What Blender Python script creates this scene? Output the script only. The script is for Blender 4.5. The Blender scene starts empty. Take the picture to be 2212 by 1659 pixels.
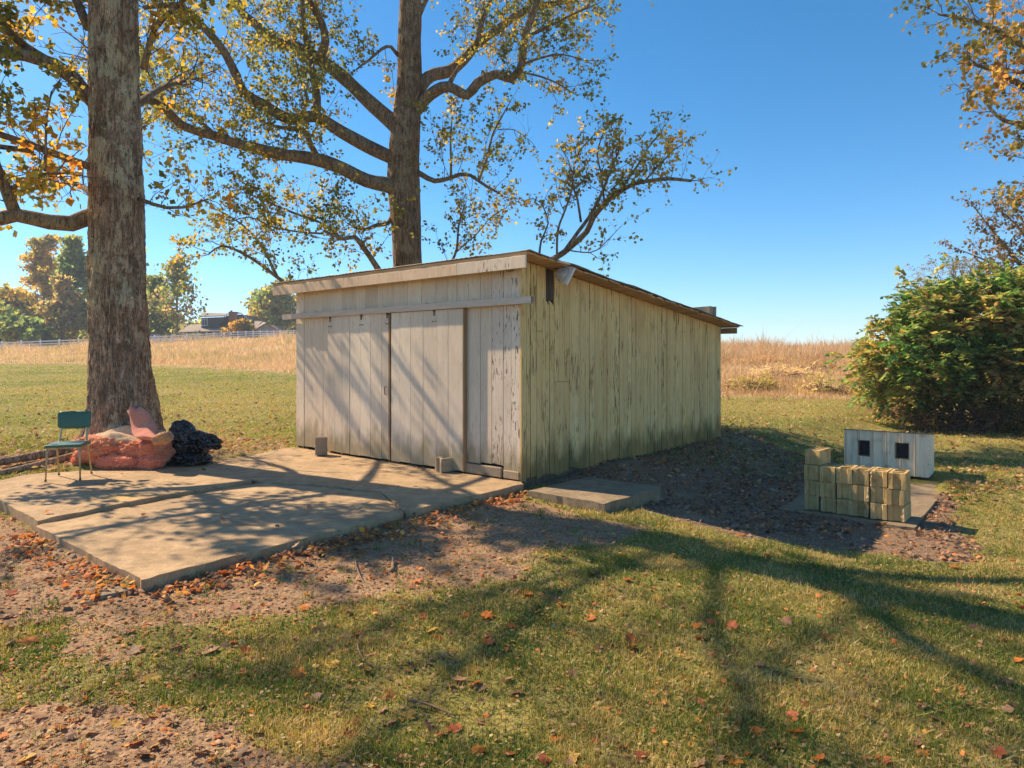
import bpy, math, random
import numpy as np
from mathutils import Vector

# ------------------------------------------------------------------ camera, sky, sun, exposure
scene = bpy.context.scene
col = scene.collection
EYE = 1.6            # camera height above the concrete pad
FOC = 1480.0         # focal length in units of a 2212-wide picture
CX, HY = 1106.0, 772.0
cam_d = bpy.data.cameras.new('camera')
cam = bpy.data.objects.new('camera', cam_d); col.objects.link(cam)
cam.location = (0, 0, EYE); cam.rotation_euler = (math.radians(90), 0, 0)
cam_d.sensor_width = 36; cam_d.lens = 36 * FOC / 2212
cam_d.shift_y = -(829.5 - HY) / 2212
cam_d.clip_start = 0.05; cam_d.clip_end = 3000
scene.camera = cam

SUN_EL = math.radians(42.5)
SUN_XY = (-0.875, 0.484)                       # horizontal direction towards the sun
world = bpy.data.worlds.new('World'); scene.world = world; world.use_nodes = True
wn = world.node_tree; wn.nodes.clear()
sky = wn.nodes.new('ShaderNodeTexSky'); sky.sky_type = 'NISHITA'; sky.sun_disc = False
sky.sun_elevation = SUN_EL
sky.sun_rotation = math.atan2(SUN_XY[0], SUN_XY[1])
sky.altitude = 1200; sky.air_density = 0.72; sky.dust_density = 0.6; sky.ozone_density = 2.0
bg = wn.nodes.new('ShaderNodeBackground'); bg.inputs['Strength'].default_value = 0.084
hs = wn.nodes.new('ShaderNodeHueSaturation'); hs.inputs['Saturation'].default_value = 1.34; hs.inputs['Hue'].default_value = 0.489
wo = wn.nodes.new('ShaderNodeOutputWorld')
wn.links.new(sky.outputs[0], hs.inputs['Color']); wn.links.new(hs.outputs[0], bg.inputs[0])
wn.links.new(bg.outputs[0], wo.inputs[0])

sun_d = bpy.data.lights.new('sun', 'SUN'); sun_d.energy = 3.2; sun_d.angle = math.radians(0.53)
sun_d.color = (1.0, 0.81, 0.56)
sun = bpy.data.objects.new('sun', sun_d); col.objects.link(sun)
sdir = Vector((SUN_XY[0] * math.cos(SUN_EL), SUN_XY[1] * math.cos(SUN_EL), math.sin(SUN_EL)))
sun.rotation_euler = sdir.to_track_quat('Z', 'Y').to_euler(); sun.location = (-20, 15, 30)

vs = scene.view_settings
vs.view_transform = 'Standard'; vs.look = 'None'; vs.gamma = 1.0; vs.use_curve_mapping = False
vs.exposure = 1.45
scene.render.engine = 'CYCLES'
scene.cycles.max_bounces = 6; scene.cycles.diffuse_bounces = 4; scene.cycles.transmission_bounces = 4
scene.cycles.use_denoising = True

# ------------------------------------------------------------------ helpers
R = random.Random(7)
RNG = np.random.default_rng(7)

def P(px, py, Y):
    return ((px - CX) / FOC * Y, Y, EYE - (py - HY) / FOC * Y)
def G(px, py, z=0.0):
    Y = FOC * (EYE - z) / (py - HY)
    return ((px - CX) / FOC * Y, Y, z)

def unit(a):
    return a / np.maximum(np.linalg.norm(a, axis=-1, keepdims=True), 1e-9)

def sm(x):
    x = np.clip(x, 0, 1); return x * x * (3 - 2 * x)

def hash3(ix, iy, iz, seed):
    h = (ix * 374761393 + iy * 668265263 + iz * 2147483647 + seed * 1274126177) & 0xFFFFFFFF
    h = ((h ^ (h >> 13)) * 1274126177) & 0xFFFFFFFF
    h = (h ^ (h >> 16)) & 0xFFFFFFFF
    return h / 4294967295.0
def vnoise(p, seed=0):
    p = np.asarray(p, float)
    i = np.floor(p).astype(np.int64); f = p - i; f = f * f * (3 - 2 * f)
    out = 0
    for dx in (0, 1):
        wx = f[..., 0] if dx else 1 - f[..., 0]
        for dy in (0, 1):
            wy = f[..., 1] if dy else 1 - f[..., 1]
            for dz in (0, 1):
                wz = f[..., 2] if dz else 1 - f[..., 2]
                out = out + wx * wy * wz * hash3(i[..., 0] + dx, i[..., 1] + dy, i[..., 2] + dz, seed)
    return out
def fbm(p, seed=0, octv=4):
    p = np.asarray(p, float); a, s, t = 1.0, 0.0, 0.0
    for k in range(octv):
        s = s + a * vnoise(p * 2 ** k, seed + k * 17); t += a; a *= 0.5
    return s / t
def n2(x, y, sc, seed=0, octv=3):
    return fbm(np.stack([np.asarray(x) * sc, np.asarray(y) * sc, np.zeros_like(np.asarray(x, float))], -1), seed, octv)

def tag(o, label=None, cat=None, group=None, kind=None):
    if label: o['label'] = label
    if cat: o['category'] = cat
    if group: o['group'] = group
    if kind: o['kind'] = kind
    return o
def link(o, parent=None):
    col.objects.link(o)
    if parent is not None: o.parent = parent
    return o
def empty(name, loc=(0, 0, 0), rz=0.0):
    o = bpy.data.objects.new(name, None); o.location = loc; o.rotation_euler = (0, 0, rz)
    o.empty_display_size = 0.1
    return link(o)
def np_mesh(name, V, F, mat, parent=None, smooth=False, cols=None):
    V = np.asarray(V, np.float32); F = np.asarray(F, np.int32)
    m = bpy.data.meshes.new(name); k = F.shape[1]
    m.vertices.add(len(V)); m.vertices.foreach_set('co', V.ravel())
    m.loops.add(F.size); m.loops.foreach_set('vertex_index', F.ravel())
    m.polygons.add(len(F)); m.polygons.foreach_set('loop_start', np.arange(0, F.size, k, dtype=np.int32))
    if smooth: m.polygons.foreach_set('use_smooth', np.ones(len(F), bool))
    m.update(calc_edges=True)
    if cols is not None:
        a = m.color_attributes.new('col', 'FLOAT_COLOR', 'POINT')
        c = np.ones((len(V), 4), np.float32); c[:, :cols.shape[1]] = cols
        a.data.foreach_set('color', c.ravel())
    m.materials.append(mat)
    o = bpy.data.objects.new(name, m)
    return link(o, parent)
def py_mesh(name, V, F, mat, parent=None, smooth=False):
    m = bpy.data.meshes.new(name); m.from_pydata([tuple(v) for v in V], [], F); m.update()
    if smooth:
        for p in m.polygons: p.use_smooth = True
    m.materials.append(mat)
    return link(bpy.data.objects.new(name, m), parent)

class MB:
    def __init__(s): s.v = []; s.f = []
    def add(s, V, F):
        b = len(s.v); s.v += [tuple(p) for p in V]; s.f += [tuple(i + b for i in f) for f in F]; return s
    def box(s, x0, x1, y0, y1, z0, z1):
        V = [(x, y, z) for z in (z0, z1) for y in (y0, y1) for x in (x0, x1)]
        return s.add(V, [(0, 2, 3, 1), (4, 5, 7, 6), (0, 1, 5, 4), (2, 6, 7, 3), (0, 4, 6, 2), (1, 3, 7, 5)])
    def cbox(s, x0, x1, y0, y1, z0, z1, b=0.008):
        """box with chamfered edges (every edge cut), 26 faces"""
        V = []; X = (x0, x0 + b, x1 - b, x1); Y = (y0, y0 + b, y1 - b, y1); Z = (z0, z0 + b, z1 - b, z1)
        idx = {}
        for i in (0, 1, 2, 3):
            for j in (0, 1, 2, 3):
                for k in (0, 1, 2, 3):
                    if sum(q in (0, 3) for q in (i, j, k)) == 1:
                        idx[i, j, k] = len(V); V.append((X[i], Y[j], Z[k]))
        F = [[idx[0, 1, 1], idx[0, 1, 2], idx[0, 2, 2], idx[0, 2, 1]], [idx[3, 1, 1], idx[3, 2, 1], idx[3, 2, 2], idx[3, 1, 2]],
             [idx[1, 0, 1], idx[2, 0, 1], idx[2, 0, 2], idx[1, 0, 2]], [idx[1, 3, 1], idx[1, 3, 2], idx[2, 3, 2], idx[2, 3, 1]],
             [idx[1, 1, 0], idx[1, 2, 0], idx[2, 2, 0], idx[2, 1, 0]], [idx[1, 1, 3], idx[2, 1, 3], idx[2, 2, 3], idx[1, 2, 3]]]
        o = {0: 1, 3: 2}
        for a in (0, 3):
            for c in (0, 3):
                F.append([idx[a, o[c], 1], idx[a, o[c], 2], idx[o[a], c, 2], idx[o[a], c, 1]])
                F.append([idx[a, 1, o[c]], idx[a, 2, o[c]], idx[o[a], 2, c], idx[o[a], 1, c]])
                F.append([idx[1, a, o[c]], idx[2, a, o[c]], idx[2, o[a], c], idx[1, o[a], c]])
                for e in (0, 3):
                    F.append([idx[a, o[c], o[e]], idx[o[a], c, o[e]], idx[o[a], o[c], e]])
        return s.add(V, F)
    def prism(s, poly, z0, z1):
        n = len(poly)
        V = [(x, y, z0) for x, y in poly] + [(x, y, z1) for x, y in poly]
        F = [tuple(range(n - 1, -1, -1)), tuple(range(n, 2 * n))]
        F += [(i, (i + 1) % n, n + (i + 1) % n, n + i) for i in range(n)]
        return s.add(V, F)
    def tube(s, pts, rad, n=8, cap=True):
        pts = [Vector(p) for p in pts]; m = len(pts)
        if not hasattr(rad, '__len__'): rad = [rad] * m
        V = []; F = []; up = None
        for i in range(m):
            t = (pts[min(i + 1, m - 1)] - pts[max(i - 1, 0)]).normalized()
            if up is None:
                up = Vector((0, 0, 1)) if abs(t.z) < 0.9 else Vector((1, 0, 0))
            a = (up - t * up.dot(t)).normalized(); b = t.cross(a); up = a
            for k in range(n):
                q = 2 * math.pi * k / n
                V.append(pts[i] + (a * math.cos(q) + b * math.sin(q)) * rad[i])
        for i in range(m - 1):
            for k in range(n):
                k2 = (k + 1) % n
                F.append((i * n + k, i * n + k2, (i + 1) * n + k2, (i + 1) * n + k))
        if cap:
            F.append(tuple(range(n - 1, -1, -1))); F.append(tuple((m - 1) * n + k for k in range(n)))
        return s.add(V, F)
    def build(s, name, mat, parent=None, smooth=False):
        return py_mesh(name, s.v, s.f, mat, parent, smooth)

def fixn(o):
    import bmesh
    bm = bmesh.new(); bm.from_mesh(o.data); bmesh.ops.recalc_face_normals(bm, faces=bm.faces); bm.to_mesh(o.data); bm.free()
    return o
def autosmooth(o, ang=40):
    for p in o.data.polygons: p.use_smooth = True
    try: o.data.set_sharp_from_angle(angle=math.radians(ang))
    except Exception: pass
    return o

def spline(pts, step):
    """Catmull-Rom through pts (any dimension), resampled"""
    p = np.asarray(pts, float)
    q = np.vstack([2 * p[0] - p[1], p, 2 * p[-1] - p[-2]])
    out = []
    for i in range(len(p) - 1):
        a, b, c, d = q[i:i + 4]
        n = max(1, int(np.linalg.norm((c - b)[:3]) / step + 0.5))
        for k in range(n):
            t = k / n
            out.append(0.5 * (2 * b + (c - a) * t + (2 * a - 5 * b + 4 * c - d) * t * t + (3 * b - a - 3 * c + d) * t ** 3))
    out.append(p[-1])
    return np.array(out)

# ------------------------------------------------------------------ node helpers
def nd(nt, t, ins=None, **props):
    n = nt.nodes.new(t)
    for k, v in props.items(): setattr(n, k, v)
    for k, v in (ins or {}).items():
        s = n.inputs[k]
        if isinstance(v, bpy.types.NodeSocket): nt.links.new(v, s)
        else: s.default_value = v
    return n
def rgba(c): return (c[0], c[1], c[2], 1.0)
def ramp(nt, fac, stops, interp='LINEAR'):
    n = nd(nt, 'ShaderNodeValToRGB', {0: fac}); cr = n.color_ramp; cr.interpolation = interp
    while len(cr.elements) < len(stops): cr.elements.new(0.5)
    for e, (p, c) in zip(cr.elements, stops):
        e.position = p; e.color = rgba(c) if hasattr(c, '__len__') else (c, c, c, 1)
    return n.outputs[0]
def mix(nt, fac, a, b, blend='MIX'):
    n = nt.nodes.new('ShaderNodeMix'); n.data_type = 'RGBA'; n.blend_type = blend
    for i, v in ((0, fac), (6, a), (7, b)):
        if isinstance(v, bpy.types.NodeSocket): nt.links.new(v, n.inputs[i])
        else: n.inputs[i].default_value = v if i == 0 else rgba(v)
    return n.outputs[2]
def mth(nt, op, a, b=0.0, clamp=False):
    n = nt.nodes.new('ShaderNodeMath'); n.operation = op; n.use_clamp = clamp
    for i, v in ((0, a), (1, b)):
        if isinstance(v, bpy.types.NodeSocket): nt.links.new(v, n.inputs[i])
        else: n.inputs[i].default_value = v
    return n.outputs[0]
def coord(nt, scale=(1, 1, 1), kind='Object', rnd=0.0):
    tc = nt.nodes.new('ShaderNodeTexCoord')
    mp = nd(nt, 'ShaderNodeMapping', {0: tc.outputs[kind], 'Scale': scale})
    if rnd:
        oi = nt.nodes.new('ShaderNodeObjectInfo')
        v = nd(nt, 'ShaderNodeCombineXYZ', {0: mth(nt, 'MULTIPLY', oi.outputs['Random'], rnd), 1: mth(nt, 'MULTIPLY', oi.outputs['Random'], rnd * 1.7), 2: mth(nt, 'MULTIPLY', oi.outputs['Random'], rnd * 2.3)})
        nt.links.new(v.outputs[0], mp.inputs['Location'])
    return mp.outputs[0]
def noise(nt, vec, scale, detail=4.0, rough=0.55, out=0, dist=0.0):
    return nd(nt, 'ShaderNodeTexNoise', {'Vector': vec, 'Scale': scale, 'Detail': detail, 'Roughness': rough, 'Distortion': dist}).outputs[out]
def objrand(nt): return nt.nodes.new('ShaderNodeObjectInfo').outputs['Random']
def zcoord(nt):
    tc = nt.nodes.new('ShaderNodeTexCoord')
    return nd(nt, 'ShaderNodeSeparateXYZ', {0: tc.outputs['Object']}).outputs
def newmat(name, base=(0.5, 0.5, 0.5), rough=0.8, metal=0.0, spec=0.3):
    m = bpy.data.materials.new(name); m.use_nodes = True; nt = m.node_tree
    b = nt.nodes['Principled BSDF']
    b.inputs['Base Color'].default_value = rgba(base); b.inputs['Roughness'].default_value = rough
    b.inputs['Metallic'].default_value = metal; b.inputs['Specular IOR Level'].default_value = spec
    return m, nt, b
def bump(nt, b, h, strength=0.5, dist=0.01):
    n = nd(nt, 'ShaderNodeBump', {'Height': h, 'Strength': strength, 'Distance': dist})
    nt.links.new(n.outputs[0], b.inputs['Normal']); return n
def setc(nt, b, c): nt.links.new(c, b.inputs['Base Color'])
def vcol(nt):
    return nd(nt, 'ShaderNodeVertexColor', layer_name='col').outputs[0]

# ------------------------------------------------------------------ materials
def mat_paint(name, paint, dirty, wood, peel=0.5, olive=0.0):
    m, nt, b = newmat(name, paint, 0.75, spec=0.25)
    c = coord(nt, (1, 1, 1), rnd=13.0)
    cs = coord(nt, (9, 9, 1.0), rnd=13.0)
    cf = coord(nt, (60, 60, 4.0), rnd=9.0)
    big = noise(nt, c, 1.7, 4)
    streak = noise(nt, cs, 2.2, 6, 0.65)
    fine = noise(nt, cf, 1.5, 5, 0.7)
    z = zcoord(nt)[2]
    r = objrand(nt)
    base = mix(nt, ramp(nt, streak, [(0.35, 0), (0.72, 1)]), paint, dirty)
    base = mix(nt, mth(nt, 'MULTIPLY', ramp(nt, big, [(0.4, 0), (0.75, 1)]), 0.5), base, [k * 0.76 for k in dirty])
    base = mix(nt, 0.35, base, ramp(nt, r, [(0, [k * 0.62 for k in paint]), (1, [min(1, k * 1.2) for k in paint])]), 'MIX')
    # fine hairline grain where the paint has cracked
    base = mix(nt, mth(nt, 'MULTIPLY', ramp(nt, fine, [(0.56, 0), (0.66, 1)]), 0.45), base, wood)
    # peeled flakes, long along the grain
    pv = noise(nt, coord(nt, (34, 34, 2.6) if olive else (30, 30, 5.0), rnd=21.0), 1.6, 7, 0.62, dist=0.3)
    patch = ramp(nt, noise(nt, c, 1.5, 3), [(0.35, 0), (0.7, 1)])
    amount = mth(nt, 'ADD', mth(nt, 'MULTIPLY', patch, 0.10 * (0.6 + peel)), mth(nt, 'MULTIPLY', r, 0.05 * (0.5 + peel)))
    low = ramp(nt, z, [(0.0, 1), (0.55, 0)])
    amount = mth(nt, 'ADD', amount, mth(nt, 'MULTIPLY', low, 0.05))
    pk = ramp(nt, mth(nt, 'ADD', pv, amount), [(0.775 - 0.05 * peel, 0), (0.80 - 0.05 * peel, 1)])
    woodc = mix(nt, fine, wood, [k * 0.45 for k in wood])
    base = mix(nt, pk, base, woodc)
    # green-black algae rising from the foot, ragged
    al = mth(nt, 'ADD', ramp(nt, z, [(0.0, 0.62), (0.22, 0.42), (0.9, 0.0)]), mth(nt, 'MULTIPLY', noise(nt, coord(nt, (4, 4, 1.0)), 1.3, 6, 0.7), 0.75))
    alg = ramp(nt, al, [(0.62, 0), (0.82, 0.92 if olive > 0.3 else 0.65)])
    base = mix(nt, alg, base, (0.055, 0.06, 0.025) if olive > 0.3 else (0.19, 0.155, 0.06))
    if olive:
        mil = ramp(nt, noise(nt, coord(nt, (2.2, 2.2, 0.5)), 1.0, 5, 0.6), [(0.3, 0.15), (0.7, 1)])
        base = mix(nt, mth(nt, 'MULTIPLY', mil, olive), base, (0.86, 0.50, 0.15))
        sk = ramp(nt, noise(nt, coord(nt, (22, 22, 0.55), rnd=31.0), 1.2, 5, 0.62), [(0.57, 0), (0.72, 0.6)])
        base = mix(nt, sk, base, (0.26, 0.155, 0.06))
        rust = ramp(nt, noise(nt, coord(nt, (1.3, 1.3, 0.6)), 1.0, 4), [(0.52, 0), (0.7, 0.5)])
        base = mix(nt, rust, base, (0.60, 0.31, 0.12))
    setc(nt, b, base)
    h = mth(nt, 'SUBTRACT', mth(nt, 'MULTIPLY', fine, 0.5), mth(nt, 'MULTIPLY', pk, 0.6))
    bump(nt, b, h, 0.55, 0.006)
    return m
M = {}
M['front'] = mat_paint('weathered_white_paint', (0.90, 0.71, 0.52), (0.74, 0.54, 0.37), (0.20, 0.14, 0.09), 0.35)
M['door'] = mat_paint('weathered_door_paint', (0.90, 0.72, 0.54), (0.74, 0.57, 0.42), (0.20, 0.14, 0.09), 0.1)
M['corner'] = mat_paint('flaking_corner_paint', (0.86, 0.69, 0.53), (0.68, 0.51, 0.37), (0.24, 0.16, 0.11), 1.1)
M['fascia'] = mat_paint('tan_fascia_paint', (0.82, 0.60, 0.41), (0.60, 0.40, 0.25), (0.20, 0.13, 0.08), 0.6)
M['side'] = mat_paint('mildewed_side_paint', (0.95, 0.64, 0.30), (0.92, 0.55, 0.22), (0.15, 0.085, 0.035), 1.15, 0.42)

def mat_wood(name, a, bcol, axis=(1.2, 30, 30), sc=1.3):
    m, nt, b = newmat(name, a, 0.85)
    c = coord(nt, axis, rnd=17.0)
    n1 = noise(nt, c, sc, 6, 0.65); r = objrand(nt)
    base = mix(nt, ramp(nt, n1, [(0.3, 0), (0.7, 1)]), a, bcol)
    base = mix(nt, 0.5, base, ramp(nt, r, [(0, (0.55, 0.5, 0.45)), (1, (1.25, 1.2, 1.1))]), 'MULTIPLY')
    setc(nt, b, base); bump(nt, b, n1, 0.5, 0.006)
    return m
M['deck'] = mat_wood('roof_deck_wood', (0.78, 0.48, 0.26), (0.42, 0.25, 0.14))
M['rotten'] = mat_wood('bare_rotten_wood', (0.22, 0.14, 0.10), (0.05, 0.032, 0.025), (30, 30, 1.2))
M['backing'] = newmat('dark_backing', (0.02, 0.014, 0.01), 0.95)[0]
M['bare'] = mat_wood('bare_edge_wood', (0.42, 0.27, 0.14), (0.26, 0.16, 0.08), (30, 30, 1.2))
M['stick'] = mat_wood('stick_wood', (0.30, 0.20, 0.13), (0.15, 0.10, 0.07), (12, 12, 12))

def mat_concrete(name, a, bcol, sc=1.0, yellow=False):
    m, nt, b = newmat(name, a, 0.9)
    c = coord(nt, (1, 1, 1))
    n1 = noise(nt, c, 1.1 * sc, 5, 0.6); n3 = noise(nt, c, 160, 2, 0.5); n4 = noise(nt, c, 6 * sc, 6, 0.65)
    base = mix(nt, ramp(nt, n1, [(0.3, 0), (0.72, 1)]), a, bcol)
    base = mix(nt, mth(nt, 'MULTIPLY', ramp(nt, n4, [(0.45, 0), (0.68, 1)]), 0.6), base, [k * 0.5 for k in bcol])
    base = mix(nt, mth(nt, 'MULTIPLY', ramp(nt, n3, [(0.5, 0), (0.75, 1)]), 0.45), base, [k * 0.45 for k in bcol])
    n5 = noise(nt, c, 90, 2); base = mix(nt, mth(nt, 'MULTIPLY', ramp(nt, n5, [(0.6, 0), (0.72, 1)]), 0.4), base, [min(1, k * 1.5) for k in a])
    z = zcoord(nt)
    edge = ramp(nt, mth(nt, 'ADD', z[2], mth(nt, 'MULTIPLY', n4, 0.03)), [(0.0, 1), (0.012, 0)])
    if yellow:
        d = nd(nt, 'ShaderNodeVectorMath', {0: nd(nt, 'ShaderNodeTexCoord').outputs['Object'], 1: (-4.37, 7.75, 0.0)}, operation='DISTANCE').outputs['Value']
        y = ramp(nt, mth(nt, 'ADD', d, mth(nt, 'MULTIPLY', n4, 0.5)), [(0.32, 0.65), (0.52, 0)])
        base = mix(nt, y, base, (0.62, 0.38, 0.10))
    n6 = noise(nt, c, 2.6 * sc, 7, 0.72, dist=0.5)
    base = mix(nt, mth(nt, 'MULTIPLY', ramp(nt, n6, [(0.47, 0), (0.57, 1)]), 0.45), base, [k * 0.66 for k in bcol])
    base = mix(nt, mth(nt, 'MULTIPLY', ramp(nt, noise(nt, c, 14 * sc, 6, 0.7), [(0.56, 0), (0.66, 1)]), 0.4), base, [min(1, k * 1.35) for k in a])
    vo = nd(nt, 'ShaderNodeTexVoronoi', {'Vector': c, 'Scale': 42.0}); base = mix(nt, mth(nt, 'MULTIPLY', ramp(nt, vo.outputs['Distance'], [(0.10, 1), (0.2, 0)]), 0.55), base, [k * 0.35 for k in bcol])
    setc(nt, b, base)
    bump(nt, b, mth(nt, 'ADD', mth(nt, 'MULTIPLY', n3, 0.6), n4), 0.7, 0.008)
    return m
M['slab'] = mat_concrete('old_tan_concrete', (0.54, 0.365, 0.205), (0.40, 0.265, 0.145), 1.0, True)
M['slab2'] = mat_concrete('grey_brown_concrete', (0.36, 0.265, 0.165), (0.25, 0.18, 0.11), 1.6)
def mat_block(name, a, bcol, moss):
    m, nt, b = newmat(name, a, 0.95)
    c = coord(nt, (1, 1, 1), rnd=9.0); n1 = noise(nt, c, 7, 5); n2_ = noise(nt, c, 130, 2); r = objrand(nt)
    base = mix(nt, ramp(nt, n1, [(0.3, 0), (0.7, 1)]), a, bcol)
    base = mix(nt, 0.6, base, ramp(nt, r, [(0, (0.55, 0.56, 0.58)), (0.5, (0.95, 0.93, 0.87)), (1, (1.25, 1.2, 1.05))]), 'MULTIPLY')
    base = mix(nt, mth(nt, 'MULTIPLY', ramp(nt, n2_, [(0.45, 0), (0.7, 1)]), 0.5), base, [k * 0.4 for k in bcol])
    mo = noise(nt, c, 4.5, 5, 0.65); base = mix(nt, ramp(nt, mo, [(0.52, 0), (0.68, moss)]), base, (0.30, 0.17, 0.03))
    setc(nt, b, base); bump(nt, b, mth(nt, 'ADD', n2_, n1), 0.7, 0.006)
    return m
M['block'] = mat_block('cinder_block', (0.68, 0.48, 0.22), (0.50, 0.34, 0.15), 0.8)
M['block_grey'] = mat_block('cinder_block_grey', (0.50, 0.39, 0.27), (0.35, 0.265, 0.18), 0.1)

def mat_bark(name, dark, light, lichen, furrow=1.0, lich=0.5):
    m, nt, b = newmat(name, dark, 0.95, spec=0.1)
    c = coord(nt, (20, 20, 3.6)); cl = coord(nt, (1, 1, 0.7))
    f1 = noise(nt, c, 1.0, 7, 0.7, dist=0.7)
    f2 = noise(nt, coord(nt, (60, 60, 22)), 1.0, 4, 0.65)
    f3 = noise(nt, coord(nt, (6, 6, 2.2)), 1.0, 4, 0.6)
    v = mth(nt, 'ADD', mth(nt, 'MULTIPLY', f1, 0.62), mth(nt, 'MULTIPLY', f2, 0.38))
    base = ramp(nt, v, [(0.39, [k * 0.20 for k in dark]), (0.46, [k * 0.55 for k in dark]), (0.52, dark), (0.60, light)])
    base = mix(nt, ramp(nt, f3, [(0.42, 0.55), (0.6, 0)]), base, mix(nt, 0.5, base, [k * 0.42 for k in dark]))
    l1 = noise(nt, cl, 4.2, 8, 0.72, dist=0.5); l2 = noise(nt, cl, 1.1, 3)
    lm = ramp(nt, mth(nt, 'ADD', l1, mth(nt, 'MULTIPLY', mth(nt, 'SUBTRACT', l2, 0.5), 0.55)), [(0.53, 0), (0.57, 1)])
    lm = mth(nt, 'MULTIPLY', lm, mth(nt, 'MULTIPLY', ramp(nt, v, [(0.40, 0.0), (0.47, 1)]), lich))
    dk = ramp(nt, noise(nt, coord(nt, (1, 1, 0.6)), 3.1, 6, 0.7), [(0.54, 0), (0.62, 0.7)]); base = mix(nt, dk, base, [k * 0.38 for k in dark])
    base = mix(nt, lm, base, mix(nt, f2, [k * 0.75 for k in lichen], [min(1, k * 1.15) for k in lichen]))
    setc(nt, b, base); bump(nt, b, mth(nt, 'ADD', f1, mth(nt, 'MULTIPLY', f2, 0.6)), 1.0 * furrow, 0.05)
    return m
M['bark'] = mat_bark('furrowed_bark', (0.50, 0.32, 0.20), (0.84, 0.57, 0.37), (0.74, 0.60, 0.37), 1.0, 0.7)
M['bark_mid'] = mat_bark('brown_furrowed_bark', (0.30, 0.19, 0.115), (0.54, 0.35, 0.215), (0.46, 0.36, 0.22), 1.0, 0.4)
M['bark2'] = mat_bark('limb_bark', (0.30, 0.20, 0.13), (0.50, 0.35, 0.23), (0.36, 0.31, 0.17), 0.7, 0.4)
M['twig'] = newmat('twig_bark', (0.14, 0.09, 0.06), 0.9)[0]

def mat_leaf(name, trans=0.5, rough=0.55, gain=1.0):
    m, nt, b = newmat(name, (0.1, 0.1, 0.03), rough, spec=0.35)
    c = vcol(nt)
    g = nt.nodes.new('ShaderNodeNewGeometry')
    setc(nt, b, c)
    tr = nd(nt, 'ShaderNodeBsdfTranslucent', {'Color': mix(nt, 1.0, c, (1.5 * gain, 1.35 * gain, 0.9 * gain), 'MULTIPLY')})
    mx = nd(nt, 'ShaderNodeMixShader', {0: trans, 1: b.outputs[0], 2: tr.outputs[0]})
    nt.links.new(mx.outputs[0], nt.nodes['Material Output'].inputs[0])
    return m
M['leaf'] = mat_leaf('tree_leaf', 0.6, 0.5, 1.12)
M['grass'] = mat_leaf('grass_blade', 0.35, 0.6)
M['straw'] = mat_leaf('dry_stalk', 0.3, 0.7)
M['litter'] = mat_leaf('dry_fallen_leaf', 0.25, 0.7)
M['needle'] = mat_leaf('far_foliage', 0.6, 0.7, 1.25)
def mat_attr(name, rough=0.9):
    m, nt, b = newmat(name, (0.3, 0.3, 0.3), rough); setc(nt, b, vcol(nt)); return m
M['stone'] = mat_attr('gravel_stone')

# ------------------------------------------------------------------ terrain
SF = np.array([0.757, -0.653]); SS = np.array([0.653, 0.757])     # along the shed's front (to the right) / along its side (away)
SB = np.array([0.113, 8.836])                                      # near right corner of the shed
TRUNK = np.array([-6.08, 10.8])
MIDT = np.array([-2.83, 18.6])
def height(x, y, rough=True):
    x = np.asarray(x, float); y = np.asarray(y, float)
    t = x / np.maximum(np.abs(y), 4.0) * np.where(y > 0, 1, 1)
    yy = np.maximum(y, 0)
    hl = 0.034 * np.clip(yy - 12.0, 0, 33) + 0.042 * np.clip(yy - 45, 0, 75) + 0.03 * np.clip(yy - 120, 0, 60)
    hl = hl + 4.7 * (np.clip(t, -1.2, -0.2) + 0.524) * sm((yy - 45) / 75)
    hr = 0.012 * np.clip(yy - 9, 0, 15) + 0.0375 * np.clip(yy - 24, 0, 75) - 0.01 * np.clip(yy - 110, 0, 200)
    w = sm((t + 0.32) / 0.55)
    h = hl * (1 - w) + hr * w
    d = (x - SB[0]) * SF[0] + (y - SB[1]) * SF[1]
    drop = 0.035 + 0.055 * (1 - sm((y - 9.2) / 1.2)) + 0.05 * sm(d / 0.8) + 0.30 * sm((x - 0.4) / 4.0) * sm(d / 1.8)
    drop = drop * (1 - sm((yy - 12) / 40) * 0.6)
    h = h - drop
    r = np.hypot(x - TRUNK[0], y - TRUNK[1])
    h = h + 0.20 * np.exp(-(r / 1.15) ** 2) + 0.04 * np.exp(-(r / 2.4) ** 2)
    if rough:
        h = h + (n2(x, y, 0.7, 3) - 0.5) * 0.07 * sm((r - 0.2) / 2) + (n2(x, y, 5.0, 5, 2) - 0.5) * 0.022
    return h
def hgt(x, y): return float(height(np.array([x]), np.array([y]))[0])

def inpoly(x, y, poly):
    """signed distance, positive inside"""
    x = np.asarray(x, float); y = np.asarray(y, float)
    ins = np.zeros(x.shape, bool); dmin = np.full(x.shape, 1e9)
    n = len(poly)
    for i in range(n):
        x0, y0 = poly[i][:2]; x1, y1 = poly[(i + 1) % n][:2]
        c = ((y0 > y) != (y1 > y)) & (x < (x1 - x0) * (y - y0) / (y1 - y0 + 1e-12) + x0); ins ^= c
        ex, ey = x1 - x0, y1 - y0
        tt = np.clip(((x - x0) * ex + (y - y0) * ey) / (ex * ex + ey * ey + 1e-12), 0, 1)
        dmin = np.minimum(dmin, np.hypot(x - x0 - tt * ex, y - y0 - tt * ey))
    return np.where(ins, dmin, -dmin)

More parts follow.
